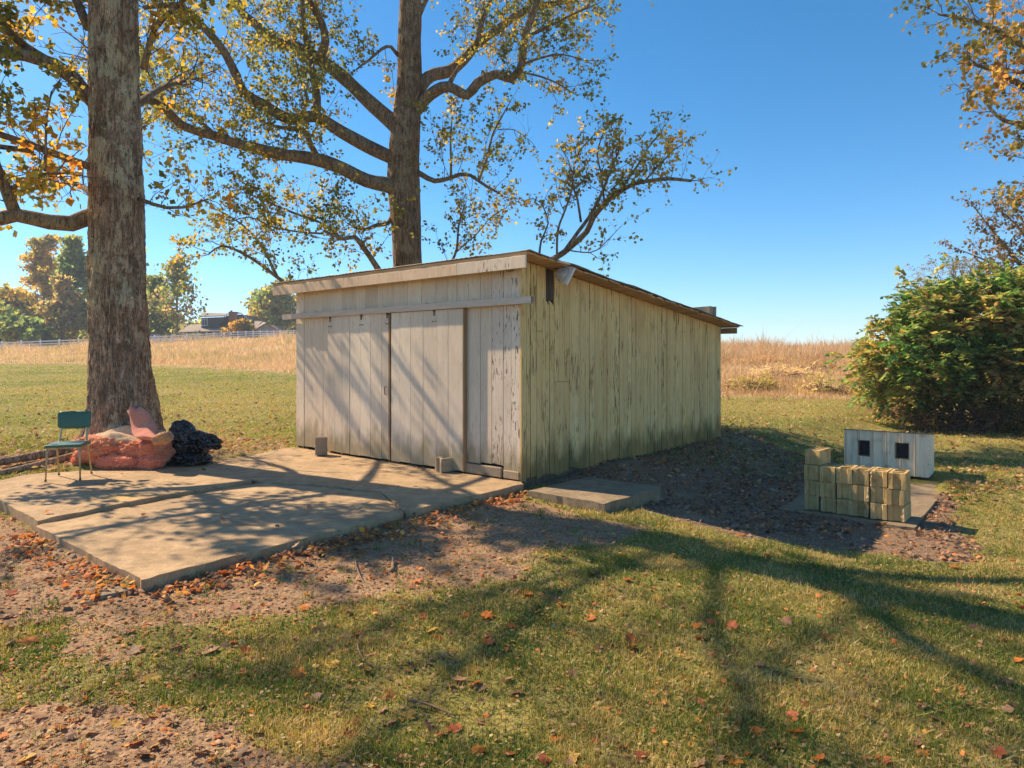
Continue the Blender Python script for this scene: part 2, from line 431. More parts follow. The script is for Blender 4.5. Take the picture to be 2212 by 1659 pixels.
# concrete pads (plan outlines)
N_ = np.array(G(305, 1248)[:2]); R_ = np.array(G(1131, 1045)[:2]); L1 = np.array(G(78, 1130)[:2])
JR = np.array(G(872, 1104)[:2]); JM = np.array(G(490, 1050)[:2]); JB = np.array(G(442, 995)[:2])
FL = np.array([-3.90, 12.22]) ; FR = SB + 0.02 * SS
L2_ = L1 + 2.6 * np.array([-0.757, 0.653]); L3_ = np.array(G(60, 1028)[:2])
padA = [L1 + [0.0, 0.02], np.array(G(250, 1094)[:2]), JM + [0, 0.02], np.array(G(545, 1042)[:2]) + [-0.02, 0.03], JB + [-0.02, -0.02], np.array(G(300, 1005)[:2]), np.array(G(160, 1021)[:2]), L3_, L2_]
padB = [N_, JR, np.array(G(845, 1082)[:2]), np.array(G(822, 1063)[:2]), np.array(G(700, 1049)[:2]), np.array(G(560, 1041.5)[:2]), JM + [0.02, -0.0], np.array(G(252, 1096)[:2]), L1 + [0.02, -0.03]]
padC = [JR + [0.02, 0.02], R_, FR, FL, JB, np.array(G(500, 1024)[:2]), np.array(G(562, 1040)[:2]), np.array(G(700, 1047.5)[:2]), np.array(G(824, 1061.5)[:2]), np.array(G(848, 1081)[:2])]
pad_all = [N_, JR, R_, FR, FL, JB, np.array(G(300, 1005)[:2]), L3_, L2_, L1]
stepS = np.array(G(1306, 1085, -0.03)[:2]); step_poly = [stepS, stepS + 1.3 * SS, stepS + 1.3 * SS - 1.12 * SF, stepS - 1.12 * SF]
QF = np.array([0.783, -0.622]); QS = np.array([0.622, 0.783])
kn = np.array([4.72, 8.04]); ken_poly = [kn, kn + 4.2 * QS, kn + 4.2 * QS - 1.75 * QF, kn - 1.55 * QF]
shed_poly = [SB, SB + 6.1 * SS, SB + 6.1 * SS - 5.25 * SF, SB - 5.25 * SF]

def gpoly(pts, z=-0.12): return [G(a, b, z)[:2] for a, b in pts]
dirt1 = gpoly([(-500, 1150), (75, 1128), (305, 1262), (870, 1110), (1135, 1052), (1300, 1115), (1440, 1125), (1330, 1165), (1150, 1222), (920, 1285), (700, 1310), (560, 1335), (330, 1365), (-500, 1395)])
dirt2 = gpoly([(-600, 1500), (60, 1470), (230, 1460), (420, 1500), (560, 1550), (760, 1590), (900, 1660), (1000, 1790), (-600, 1800)])
dirt3 = gpoly([(-500, 1000), (30, 985), (180, 930), (360, 935), (640, 950), (640, 968), (440, 1000), (300, 1010), (-500, 1050)], 0.0)
litt1 = gpoly([(1140, 1058), (1440, 1118), (1560, 1140), (1760, 1150), (1940, 1160), (2130, 1185), (2110, 1090), (2045, 1040), (1820, 985), (1560, 950), (1300, 1000)], -0.2)
def masks(x, y):
    w = (n2(x, y, 1.1, 21) - 0.5) * 0.9 + (n2(x, y, 4.5, 22) - 0.5) * 0.5
    dirt = np.maximum(sm((inpoly(x, y, dirt1) + w * 0.7 + 0.12) / 0.45), sm((inpoly(x, y, dirt2) + w * 0.55 + 0.05) / 0.3) * 0.95)
    dirt = np.maximum(dirt, sm((inpoly(x, y, dirt3) + w * 0.5 + 0.1) / 0.5) * 0.8)
    patchy = sm((n2(x, y, 0.9, 25) - 0.50) / 0.16) * sm((n2(x, y, 3.2, 26) - 0.42) / 0.2) * (0.25 + 0.75 * sm((0.8 - x) / 2.5)) * (y < 9)
    dirt = np.maximum(dirt, patchy * 0.75)
    litter = sm((inpoly(x, y, litt1) + w * 0.5 + 0.1) / 0.4)
    return dirt, litter
def field_mask(x, y):
    t = x / np.maximum(y, 1.0)
    w = (n2(x, y, 0.25, 41) - 0.5) * 3.0
    edge = np.interp(t, [-1.2, -0.75, -0.52, -0.31, 0.0, 0.32, 0.52, 0.62, 1.2], [50, 46, 43, 34, 27, 23.0, 23.0, 26, 40])
    return sm((y - edge + w) / 3.0) * (y > 5)

def build_ground():
    def axis(lo, hi, dlo, dhi, step, grow):
        a = list(np.arange(dlo, dhi + 1e-6, step)); s = step; v = dhi
        while v < hi: s = min(s * grow, 40); v += s; a.append(v)
        s = step; v = dlo
        while v > lo: s = min(s * grow, 40); v -= s; a.insert(0, v)
        return np.array(a)
    xs = axis(-500, 500, -8.5, 8.5, 0.09, 1.09); ys = axis(-80, 640, 1.6, 14.5, 0.09, 1.06)
    X, Y = np.meshgrid(xs, ys); x = X.ravel(); y = Y.ravel()
    z = height(x, y)
    d, l = masks(x, y)
    z = z - 0.05 * (np.maximum(inpoly(x, y, pad_all), np.maximum(inpoly(x, y, step_poly), inpoly(x, y, ken_poly))) > 0.12)
    z = z + 0.03 * l * (n2(x, y, 9, 31) - 0.3)
    nx, ny = len(xs), len(ys)
    i = np.arange((ny - 1) * (nx - 1)); r, c = i // (nx - 1), i % (nx - 1); a = r * nx + c
    F = np.stack([a, a + 1, a + nx + 1, a + nx], 1)
    cols = np.stack([d, l, field_mask(x, y)], 1)
    m, nt, b = newmat('lawn_and_soil', (0.1, 0.1, 0.04), 0.95, spec=0.1)
    cc = nd(nt, 'ShaderNodeSeparateColor', {0: vcol(nt)}).outputs
    o = coord(nt, (1, 1, 1))
    n_big = noise(nt, o, 0.35, 4); n_mid = noise(nt, o, 2.3, 5, 0.6); n_fine = noise(nt, o, 38, 4, 0.65); n_vf = noise(nt, o, 150, 2)
    grass = mix(nt, ramp(nt, n_mid, [(0.3, 0), (0.7, 1)]), (0.24, 0.225, 0.05), (0.39, 0.31, 0.09))
    grass = mix(nt, ramp(nt, n_big, [(0.42, 0), (0.68, 0.8)]), grass, (0.448, 0.350, 0.140))
    grass = mix(nt, ramp(nt, n_fine, [(0.35, 0.75), (0.6, 0)]), grass, (0.045, 0.048, 0.016))
    grass = mix(nt, ramp(nt, n_vf, [(0.55, 0), (0.75, 0.5)]), grass, (0.30, 0.24, 0.10))
    soil = mix(nt, ramp(nt, n_mid, [(0.3, 0), (0.7, 1)]), (0.48, 0.30, 0.17), (0.33, 0.20, 0.11))
    soil = mix(nt, ramp(nt, n_fine, [(0.38, 0.9), (0.54, 0)]), soil, (0.135, 0.088, 0.057))
    soil = mix(nt, ramp(nt, n_vf, [(0.55, 0), (0.72, 0.6)]), soil, (0.42, 0.32, 0.23))
    lit = mix(nt, ramp(nt, n_fine, [(0.38, 0), (0.62, 1)]), (0.14, 0.088, 0.058), (0.36, 0.23, 0.145))
    lit = mix(nt, ramp(nt, noise(nt, o, 1.4, 4), [(0.52, 0), (0.64, 0.9)]), lit, (0.324, 0.230, 0.149))
    fld = mix(nt, ramp(nt, n_mid, [(0.3, 0), (0.7, 1)]), (0.58, 0.42, 0.27), (0.46, 0.32, 0.19))
    fld = mix(nt, ramp(nt, noise(nt, o, 0.08, 5, 0.65), [(0.4, 0), (0.7, 0.7)]), fld, (0.62, 0.45, 0.29))
    edge = mth(nt, 'ADD', cc[0], mth(nt, 'MULTIPLY', mth(nt, 'SUBTRACT', n_fine, 0.5), 0.9))
    base = mix(nt, ramp(nt, edge, [(0.4, 0), (0.6, 1)]), grass, soil)
    base = mix(nt, ramp(nt, mth(nt, 'ADD', cc[1], mth(nt, 'MULTIPLY', mth(nt, 'SUBTRACT', n_fine, 0.5), 0.8)), [(0.4, 0), (0.6, 1)]), base, lit)
    base = mix(nt, cc[2], base, fld)
    setc(nt, b, base)
    bump(nt, b, mth(nt, 'ADD', n_fine, mth(nt, 'MULTIPLY', n_vf, 0.5)), 0.8, 0.02)
    g = np_mesh('ground', np.stack([x, y, z], 1), F, m, None, True, cols)
    return tag(g, kind='structure')
build_ground()

# ------------------------------------------------------------------ concrete pads
def pad(name, poly, z0, z1, mat, label, tilt=None):
    """slab with a worn, slightly uneven edge"""
    import bmesh
    pts = []
    n = len(poly)
    for i in range(n):
        a = np.array(poly[i]); b2 = np.array(poly[(i + 1) % n]); L = np.linalg.norm(b2 - a); k = max(1, int(L / 0.07))
        nrm = np.array([b2[1] - a[1], a[0] - b2[0]]) / max(L, 1e-6)
        for j in range(k):
            q = a + (b2 - a) * j / k
            pts.append(q + nrm * ((R.random() - 0.5) * 0.004 + (float(vnoise(np.array([[q[0] * 2.2, q[1] * 2.2, 0.3]]), 12)[0]) - 0.5) * 0.05 - (0.012 * R.random() if R.random() < 0.10 else 0)) * (j > 0))
    bm = bmesh.new()
    top = [bm.verts.new((p[0], p[1], z1)) for p in pts]
    f = bm.faces.new(top)
    if f.normal.z < 0: f.normal_flip()
    bm.normal_update()
    if f.normal.z < 0: bmesh.ops.reverse_faces(bm, faces=[f])
    r = bmesh.ops.inset_region(bm, faces=[f], thickness=0.014, depth=0.0)
    outer = [v for v in bm.verts if v in set(top)]
    for v in outer: v.co.z -= 0.008 + R.random() * 0.012
    low = [bm.verts.new((v.co.x, v.co.y, z0)) for v in top]
    for i in range(len(top)):
        j = (i + 1) % len(top)
        bm.faces.new((top[i], low[i], low[j], top[j]))
    bm.faces.new(low)
    bmesh.ops.recalc_face_normals(bm, faces=bm.faces)
    m = bpy.data.meshes.new(name); bm.to_mesh(m); bm.free(); m.materials.append(mat)
    if tilt:
        for v in m.vertices: v.co.z += tilt[0] * (v.co.x - tilt[2]) + tilt[1] * (v.co.y - tilt[3])
    o = link(bpy.data.objects.new(name, m))
    return tag(o, label, 'concrete slab')
pad('concrete_slab', padA, -0.25, 0.035, M['slab'], 'raised concrete pad under the green chair and pink insulation')
pad('concrete_slab', padB, -0.25, -0.004, M['slab'], 'nearest concrete pad with the sharp front corner among fallen leaves')
pad('concrete_slab', padC, -0.25, 0.012, M['slab'], 'concrete pad running along the shed doors')
pad('concrete_slab', step_poly, -0.4, -0.03, M['slab2'], 'small thick square concrete step beside the shed side wall')
pad('concrete_slab', ken_poly, -0.7, -0.385, M['slab2'], 'long low concrete pad under the block stack and metal kennel')
low_strip = [N_ + [-0.05, -0.02], L1 + [0.5, -0.35], L1 + [0.42, -0.52], N_ + [-0.2, -0.16]]
pad('concrete_slab', low_strip, -0.2, -0.062, M['slab2'], 'thin sunken concrete strip along the left edge of the nearest pad')

# ------------------------------------------------------------------ shed
W, D = 5.25, 6.1
A0 = SB - W * SF
shed = empty('shed', (A0[0], A0[1], 0), math.atan2(SF[1], SF[0]))
tag(shed, 'weathered white wooden shed with sliding double doors and a lean-to roof', 'shed')
def ux(px):                               # picture column -> distance along the front wall
    t = (px - CX) / FOC
    return (t * A0[1] - A0[0]) / (SF[0] - t * SF[1])
def uz(u, py, off=0.0):                   # height at distance u along the front wall
    Y = A0[1] + u * SF[1] - off * SS[1]
    return EYE - (py - HY) / FOC * Y
WT_F, WT_B = 2.86, 2.20                   # wall top at front and back
def wall_top(v): return WT_F + (WT_B - WT_F) * v / D
def board(name, mat, parent, x0, x1, y0, y1, z0, z1a, z1b=None, face='y', ch=0.004, rag=0.0):
    """vertical board; face y: front side looks to -y; face x: front side looks to +x. top may slope"""
    if z1b is None: z1b = z1a
    c = ch
    r0, r1 = (R.uniform(-rag, rag), R.uniform(-rag, rag)) if rag else (0, 0)
    if face == 'y':
        sec = [(x0, y1), (x0, y0 + c), (x0 + c, y0), (x1 - c, y0), (x1, y0 + c), (x1, y1)]
        k = [0, 0, 0, 1, 1, 1]
    else:
        sec = [(x0, y1), (x0, y0), (x1 - c, y0), (x1, y0 + c), (x1, y1 - c), (x1 - c, y1)]
        k = [1, 0, 0, 0, 1, 1]
    n = 6
    V = [(p[0], p[1], z0 + (r1 if kk else r0)) for p, kk in zip(sec, k)] + [(p[0], p[1], z1b if kk else z1a) for p, kk in zip(sec, k)]
    F = [tuple(range(n)), tuple(range(2 * n - 1, n - 1, -1))] + [(i, n + i, n + (i + 1) % n, (i + 1) % n) for i in range(n)]
    return fixn(py_mesh(name, V, F, mat, parent))

MB().box(0.03, W - 0.03, 0.03, 0.05, 0.03, WT_F - 0.02).build('wall_backing', M['backing'], shed)
mb = MB(); mb.add([(W - 0.05, 0.05, 0.03), (W - 0.05, D - 0.02, 0.03), (W - 0.05, D - 0.02, WT_B - 0.02), (W - 0.05, 0.05, WT_F - 0.03),
                   (W - 0.03, 0.05, 0.03), (W - 0.03, D - 0.02, 0.03), (W - 0.03, D - 0.02, WT_B - 0.02), (W - 0.03, 0.05, WT_F - 0.03)],
                  [(0, 1, 2, 3), (4, 7, 6, 5), (0, 4, 5, 1), (1, 5, 6, 2), (2, 6, 7, 3), (3, 7, 4, 0)])
mb.build('wall_backing', M['backing'], shed)
MB().box(0.0, 0.025, 0.03, D - 0.02, 0.0, WT_B - 0.05).build('left_wall', M['side'], shed)
MB().box(0.0, W - 0.06, D - 0.02, D, 0.0, WT_B - 0.02).build('back_wall', M['side'], shed)
# front boards, full height
u = 0.0; fb = [640, 657, 676, 698, 715, 740, 768, 790, 815, 850, 880, 911, 940, 966, 987, 1012, 1037, 1062, 1087, 1104, 1125]
edges = [max(0, ux(p)) for p in fb]; edges[0] = 0.0; edges[-1] = W - 0.004
for a, b2 in zip(edges[:-1], edges[1:]):
    rightpart = a > ux(1010)
    z0 = 0.03
    if rightpart: z0 = 0.16 + R.random() * 0.03 if a < ux(1080) else 0.10
    board('board', M['corner'] if a > ux(1060) else M['front'], shed, a + 0.002, b2 - 0.0025, R.uniform(-0.004, 0.003), 0.03, z0, WT_F + 0.03, None, 'y', 0.004, 0.012)
# exposed footing under the right hand boards
MB().cbox(ux(1008), ux(1085), -0.03, 0.028, 0.013, 0.145, 0.01).build('footing', M['block_grey'], shed)
MB().cbox(ux(1088), W - 0.02, -0.02, 0.028, 0.013, 0.12, 0.01).build('footing', M['block_grey'], shed)
# side boards
v = 0.0
k = 0
while v < D - 0.03:
    w_ = R.choice([0.085, 0.11, 0.12, 0.125, 0.14, 0.10, 0.13])
    v1 = min(D, v + w_)
    if D - v1 < 0.06: v1 = D
    rotten = 0.50 < v < 0.62
    xo = W + R.uniform(-0.004, 0.006) - (0.014 if rotten else 0)
    z0 = 0.0 + R.uniform(-0.02, 0.035)
    if rotten:
        zs = 2.38
        board('board', M['rotten'], shed, W - 0.03, xo, v + 0.002, v1 - 0.002, zs, wall_top(v), wall_top(v1), 'x', 0.003)
        board('board', M['side'], shed, W - 0.03, W, v + 0.002, v1 - 0.012, z0, zs - 0.01, zs - 0.08, 'x', 0.003, 0.02)
    elif k in (3, 5, 6, 7, 8, 9):
        zs = {3: 1.95, 5: 1.27, 6: 1.265, 7: 1.262, 8: 1.26, 9: 1.258}[k]
        board('board', M['side'], shed, W - 0.03, xo, v + 0.0015, v1 - 0.0015, zs + 0.004, wall_top(v), wall_top(v1), 'x', 0.003)
        board('board', M['side'], shed, W - 0.03, xo - 0.003, v + 0.0015, v1 - 0.0015, z0, zs - 0.003, None, 'x', 0.003, 0.02)
    else:
        board('board', M['side'], shed, W - 0.03, xo, v + 0.0015, v1 - R.choice([0.003, 0.004, 0.006, 0.010]), z0, wall_top(v), wall_top(v1), 'x', 0.003, 0.02)
    v = v1; k += 1
board('corner_trim', M['side'], shed, W - 0.02, W + 0.014, -0.002, 0.018, 0.01, WT_F, WT_F - 0.003, 'x', 0.003)
# sill beam in the dark gap under the side wall
MB().box(W - 0.14, W - 0.035, 0.1, D - 0.05, -0.12, 0.03).build('sill_beam', M['rotten'], shed)

# sliding doors
def door(name, u0, u1, zt, zb, y0, nb, label, widths=None):
    dr = empty(name); dr.parent = shed; dr['label'] = label
    cuts = np.cumsum([R.uniform(0.8, 1.25) for _ in range(nb)]); cuts = np.concatenate([[0], cuts / cuts[-1]])
    for i in range(nb):
        board('board', M['door'], dr, u0 + (u1 - u0) * cuts[i] + 0.0015, u0 + (u1 - u0) * cuts[i + 1] - 0.002, y0 + R.uniform(-0.003, 0.002), y0 + 0.022, zb + R.uniform(-0.006, 0.008), zt, None, 'y', 0.003)
    for zz in (zb + 0.25, (zb + zt) / 2, zt - 0.15):
        MB().box(u0 + 0.02, u1 - 0.02, y0 + 0.024, y0 + 0.042, zz - 0.06, zz + 0.06).build('batten', M['bare'], dr)
    return dr
DZ = 2.23
d1 = door('door', ux(715), ux(848.5), uz(ux(780), 675), 0.035, -0.065, 7, 'left sliding door, mossy green at its foot')
d2 = door('door', ux(853), ux(1008), uz(ux(930), 672) , 0.035, -0.075, 6, 'right sliding door with a bare tan edge strip')
board('edge_strip', M['bare'], d1, ux(846.5), ux(848.5) + 0.012, -0.072, -0.024, 0.03, uz(ux(780), 676), None, 'y', 0.003)
board('edge_strip', M['bare'], d2, ux(1008) - 0.001, ux(1008) + 0.016, -0.078, -0.02, 0.025, uz(ux(930), 669), None, 'y', 0.003)
MB().tube([(ux(846) - 0.045, -0.07, 1.02), (ux(846) - 0.045, -0.1, 1.04), (ux(846) - 0.045, -0.1, 1.14), (ux(846) - 0.045, -0.07, 1.16)], 0.007, 6).build('handle', newmat('rusty_iron', (0.10, 0.06, 0.04), 0.6, 0.5)[0], d1)
M['galv'] = mat_wood('galvanised_track', (0.80, 0.66, 0.54), (0.62, 0.50, 0.40), (3, 20, 20)); M['iron'] = newmat('dark_iron', (0.16, 0.11, 0.08), 0.7, 0.3)[0]
# door track: hollow rail across the front
uR = ux(1125) + 0.26; uL = -0.28; zc = 2.325
mb = MB(); y0, y1 = -0.115, -0.045
mb.box(uL, uR, y0, y0 + 0.004, zc - 0.045, zc + 0.045).box(uL, uR, y1, y1 + 0.004, zc - 0.045, zc + 0.045)
mb.box(uL, uR, y0 + 0.004, y1, zc + 0.041, zc + 0.045).box(uL, uR, y0 + 0.004, y0 + 0.025, zc - 0.045, zc - 0.041)
mb.build('door_track', M['galv'], shed)
for uu in (0.05, 0.75, 1.55, 2.6, 3.55, 4.5, 5.1):
    MB().cbox(uu - 0.02, uu + 0.02, y0 - 0.006, 0.0, zc + 0.046, zc + 0.056, 0.003).tube([(uu, y0 - 0.004, zc + 0.05), (uu, y0 - 0.004, zc + 0.085)], 0.008, 6).build('track_bracket', M['galv'], shed)
for dd, uu in ((d1, 1.15), (d1, 2.0), (d2, 2.65), (d2, 3.7)):
    MB().cbox(uu - 0.012, uu + 0.012, -0.088, -0.078, zc - 0.13, zc - 0.03, 0.003).tube([(uu, -0.095, zc - 0.06), (uu, -0.065, zc - 0.06)], 0.018, 10).build('hanger', M['iron'], dd)
    for q in (-0.03, 0.03):
        MB().tube([(uu + q, -0.09, zc - 0.21), (uu + q, -0.065, zc - 0.21)], 0.007, 6).build('bolt', M['iron'], dd)
# knob stubs under the eave
for px, py in ((965, 583), (1107, 581)):
    uu = ux(px); zz = uz(uu, py)
    MB().tube([(uu, 0.01, zz), (uu, -0.05, zz), (uu, -0.055, zz), (uu, -0.1, zz), (uu, -0.102, zz)], [0.03, 0.03, 0.045, 0.045, 0.02], 12).build('insulator_knob', M['bare'], shed, True)
# roof: deck planks, roofing sheet, fascia
OF, OR, OL, OB = 0.20, 0.30, 0.40, 0.22
roof = empty('roof'); roof.parent = shed
slope = (WT_B - WT_F) / D
def rz(v): return WT_F + slope * v
v = -OF; i = 0
ends = []
while v < D + OB - 0.02:
    w_ = R.choice([0.14, 0.15, 0.165, 0.18, 0.13]); v1 = min(v + w_, D + OB)
    xr = W + OR + R.uniform(-0.025, 0.03); t_ = 0.024 + R.uniform(-0.003, 0.003)
    z0a, z0b = rz(v) + 0.01 + R.uniform(-0.006, 0.006), rz(v1) + 0.01 + R.uniform(-0.006, 0.006)
    V = [(-OL, v, z0a), (xr, v, z0a), (xr, v1 - 0.006, z0b), (-OL, v1 - 0.006, z0b), (-OL, v, z0a + t_), (xr, v, z0a + t_), (xr, v1 - 0.006, z0b + t_), (-OL, v1 - 0.006, z0b + t_)]
    py_mesh('plank', V, [(3, 2, 1, 0), (4, 5, 6, 7), (0, 1, 5, 4), (1, 2, 6, 5), (2, 3, 7, 6), (3, 0, 4, 7)], M['deck'], roof)
    v = v1; i += 1
# roofing sheet: thin corrugated layer with a wavy front lip
nx_, ny_ = 132, 60
xs = np.linspace(-OL - 0.03, W + OR + 0.045, nx_); ysr = np.linspace(-OF - 0.035, D + OB + 0.05, ny_)
Xg, Yg = np.meshgrid(xs, ysr)
Zg = WT_F + slope * Yg + 0.052 + 0.004 * np.sin(Xg * 2 * math.pi / 0.095) + 0.03 * (n2(Xg, Yg, 1.2, 77) - 0.5) * (np.abs(Xg - W) < 0.5) + 0.012 * (n2(Xg, Yg, 3.1, 78) - 0.5)
Xg = Xg + (np.abs(Xg - xs[-1]) < 0.01) * (n2(Xg, Yg, 2.5, 79) - 0.5) * 0.08
Yg = Yg + (np.abs(Yg - ysr[0]) < 0.01) * (n2(Xg, Yg, 4.5, 80) - 0.5) * 0.025
ii = np.arange((ny_ - 1) * (nx_ - 1)); rr, cc_ = ii // (nx_ - 1), ii % (nx_ - 1); aa = rr * nx_ + cc_
Vt = np.stack([Xg.ravel(), Yg.ravel(), Zg.ravel()], 1)
m_, nt_, b_ = newmat('weathered_roofing', (0.22, 0.19, 0.15), 0.7, 0.2)
nn = noise(nt_, coord(nt_), 3.0, 5); setc(nt_, b_, ramp(nt_, nn, [(0.3, (0.15, 0.15, 0.12)), (0.55, (0.27, 0.23, 0.17)), (0.75, (0.33, 0.19, 0.10))]))
rs = np_mesh('roofing_sheet', Vt, np.stack([aa, aa + 1, aa + nx_ + 1, aa + nx_], 1), m_, roof, False)
so = rs.modifiers.new('thick', 'SOLIDIFY'); so.thickness = 0.012
# strip under the lip and the two fascia boards
MB().box(-OL, W + OR - 0.02, -OF - 0.02, -OF - 0.001, rz(-OF) - 0.012, rz(-OF) + 0.034).build('lip_board', M['deck'], roof)
zf1 = rz(-OF) - 0.014
for a, b2, mt, dz in ((-OL - 0.01, ux(1012), M['fascia'], 0), (ux(1012) + 0.004, W + OR - 0.03, M['corner'], 0.002)):
    mb = MB(); yA, yB = -OF - 0.028 - dz, -OF - 0.003
    mb.cbox(a, b2, yA, yB, zf1 - 0.155, zf1, 0.004); mb.build('fascia_board', mt, roof)
# soffit nailer and rafter tails
MB().box(0.0, W, -0.04, -0.005, rz(0) - 0.045, rz(0) - 0.0).build('nailer', M['front'], roof)
MB().box(0.0, W + OR - 0.05, D + OB - 0.05, D + OB - 0.02, rz(D + OB) - 0.11, rz(D + OB) + 0.004).build('fascia_board', M['bare'], roof)
for uu in (0.1, 1.1, 2.2, 3.3, 4.4, W - 0.09):
    mb = MB(); a, b2 = uu - 0.02, uu + 0.02
    y_, Y_ = -OF + 0.01, 0.05
    mb.add([(a, y_, rz(y_) - 0.06), (b2, y_, rz(y_) - 0.06), (b2, Y_, rz(Y_) - 0.10), (a, Y_, rz(Y_) - 0.10), (a, y_, rz(y_)), (b2, y_, rz(y_)), (b2, Y_, rz(Y_)), (a, Y_, rz(Y_))],
           [(3, 2, 1, 0), (4, 5, 6, 7), (0, 1, 5, 4), (1, 2, 6, 5), (2, 3, 7, 6), (3, 0, 4, 7)])
    mb.build('rafter_tail', M['front'], roof)

def shed_pt(x, y, z):
    q = A0 + x * SF + y * SS; return (q[0], q[1], z)
# plastic wrapped bundle hanging at the eave
def crumple(name, loc, size, mat, sub=4, amp=0.35, fr=2.2, seed=1, parent=None, squash=None, smooth=True, ridge=True, rot=0, hf=0.06, octv=4):
    import bmesh
    bm = bmesh.new(); bmesh.ops.create_icosphere(bm, subdivisions=sub, radius=1.0)
    V = np.array([v.co[:] for v in bm.verts])
    n1 = fbm(V * fr + seed * 11.3, seed, octv)
    if ridge: n1 = 1 - np.abs(n1 - 0.5) * 4
    else: n1 = (n1 - 0.5) * 2
    r = 1 + amp * (n1 - (0.5 if ridge else 0)) + hf * (fbm(V * fr * 5 + 5, seed + 9, 3) - 0.5)
    Q = V * r[:, None]
    if squash is not None: Q = squash(Q)
    Q = Q * np.array(size)
    for v, q in zip(bm.verts, Q): v.co = q
    m = bpy.data.meshes.new(name); bm.to_mesh(m); bm.free(); m.materials.append(mat)
    if smooth:
        for p in m.polygons: p.use_smooth = True
    o = link(bpy.data.objects.new(name, m), parent); o.location = loc; o.rotation_euler = (0, 0, rot)
    return o
m_, nt_, b_ = newmat('clear_plastic', (0.75, 0.72, 0.70), 0.2, spec=0.6); b_.inputs['Transmission Weight'].default_value = 0.45
M['plastic'] = m_
pt = shed_pt(W + 0.24, 0.62, 2.70)
pw = empty('plastic_wrapped_lamp', pt); tag(pw, 'crumpled clear plastic wrapped lamp hanging under the shed roof edge', 'plastic wrap')
crumple('wrap', (0, 0, 0), (0.10, 0.10, 0.10), M['plastic'], 4, 0.35, 2.5, 3, pw)
MB().box(-0.012, 0.012, -0.16, 0.05, -0.11, 0.13).build('flap', newmat('bleached_plastic', (0.8, 0.76, 0.72), 0.4)[0], pw).rotation_euler = (0.3, 0.35, 0.6)
MB().tube([(-0.02, 0.02, 0.0), (-0.03, 0.1, 0.1), (-0.14, 0.12, 0.13)], 0.03, 10).build('bracket', newmat('lamp_metal', (0.05, 0.06, 0.08), 0.35, 0.6)[0], pw)
q = shed_pt(W + 0.2, 0.5, 2.87)
lb = MB().box(-0.09, 0.1, -0.25, 0.25, 0, 0.02).build('loose_board', M['deck']); lb.location = (q[0], q[1], q[2] + 0.0); lb.rotation_euler = (0.25, 0.15, math.radians(20))
tag(lb, 'loose splintered board sticking up on the shed roof edge', 'board')

# ------------------------------------------------------------------ cinder blocks
def block_mesh(name, mat, w=0.182, h=0.188, d=0.39, seed=0, wear=0.006):
    """hollow two-core block, cores vertical, end ears with a channel; width along x, length along y, base at z=0"""
    import bmesh
    rr_ = random.Random(seed)
    t = 0.03; ch = 0.03
    outer = [(-w/2, -d/2), (-w/2 + 0.045, -d/2), (-w/2 + 0.055, -d/2 + ch), (w/2 - 0.055, -d/2 + ch), (w/2 - 0.045, -d/2), (w/2, -d/2),
             (w/2, d/2), (w/2 - 0.045, d/2), (w/2 - 0.055, d/2 - ch), (-w/2 + 0.055, d/2 - ch), (-w/2 + 0.045, d/2), (-w/2, d/2)]
    c1 = [(-w/2 + t, -d/2 + 0.05), (w/2 - t, -d/2 + 0.05), (w/2 - t, -0.018), (-w/2 + t, -0.018)]
    c2 = [(-w/2 + t, 0.018), (w/2 - t, 0.018), (w/2 - t, d/2 - 0.05), (-w/2 + t, d/2 - 0.05)]
    bm = bmesh.new()
    loops = {}
    for z in (0, h):
        for nm, ring in (('o', outer), ('a', c1), ('b', c2)):
            loops[nm, z] = [bm.verts.new((x + rr_.uniform(-wear, wear) * .5, y + rr_.uniform(-wear, wear) * .5, z + rr_.uniform(-wear, wear) * .5)) for x, y in ring]
    for nm in 'oab':
        lo, hi = loops[nm, 0], loops[nm, h]; n = len(lo)
        for i in range(n):
            bm.faces.new((lo[i], lo[(i + 1) % n], hi[(i + 1) % n], hi[i]))
    for z in (0, h):
        o, a, b2 = loops['o', z], loops['a', z], loops['b', z]
        for fc in ((o[0], o[1], o[2], a[0]), (o[2], o[3], a[1], a[0]), (o[3], o[4], o[5], a[1]), (o[5], a[2], a[1]), (o[5], b2[1], a[2]), (o[5], o[6], b2[2], b2[1]),
                   (o[6], o[7], o[8], b2[2]), (o[8], o[9], b2[3], b2[2]), (o[9], o[10], o[11], b2[3]), (o[11], b2[0], b2[3]), (o[11], o[0], a[0], a[3]), (o[11], a[3], b2[0]), (a[3], a[2], b2[1], b2[0])):
            bm.faces.new(fc)
    bmesh.ops.recalc_face_normals(bm, faces=bm.faces)
    m = bpy.data.meshes.new(name); bm.to_mesh(m); bm.free(); m.materials.append(mat)
    return m
bmeshes = [block_mesh('cinder_block', M['block'], seed=i, wear=0.008) for i in range(4)]
gm = block_mesh('cinder_block', M['block_grey'], seed=9)
ang = math.atan2(QF[1], QF[0]); M['mortar'] = mat_block('old_mortar', (0.72, 0.56, 0.36), (0.55, 0.40, 0.22), 0.5)
def put_block(mesh, loc, rz_, label, group=None, rx=0.0):
    o = link(bpy.data.objects.new('cinder_block', mesh)); o.location = loc; o.rotation_euler = (rx, 0, rz_)
    if group and R.random() < 0.6:
        sx = R.choice((-1, 1)); n_ = 9; mb_ = MB(); zz = np.linspace(0.004, 0.184 * R.uniform(0.5, 1), n_)
        mb_.tube([(sx * (0.083 + R.uniform(-0.006, 0.004)), -0.197 * (1 if math.cos(rz_ - ang) > 0 else -1), z_) for z_ in zz], [R.uniform(0.004, 0.014) for _ in zz], 6)
        mb_.build('mortar', M['mortar'], o)
    return tag(o, label, 'cinder block', group)
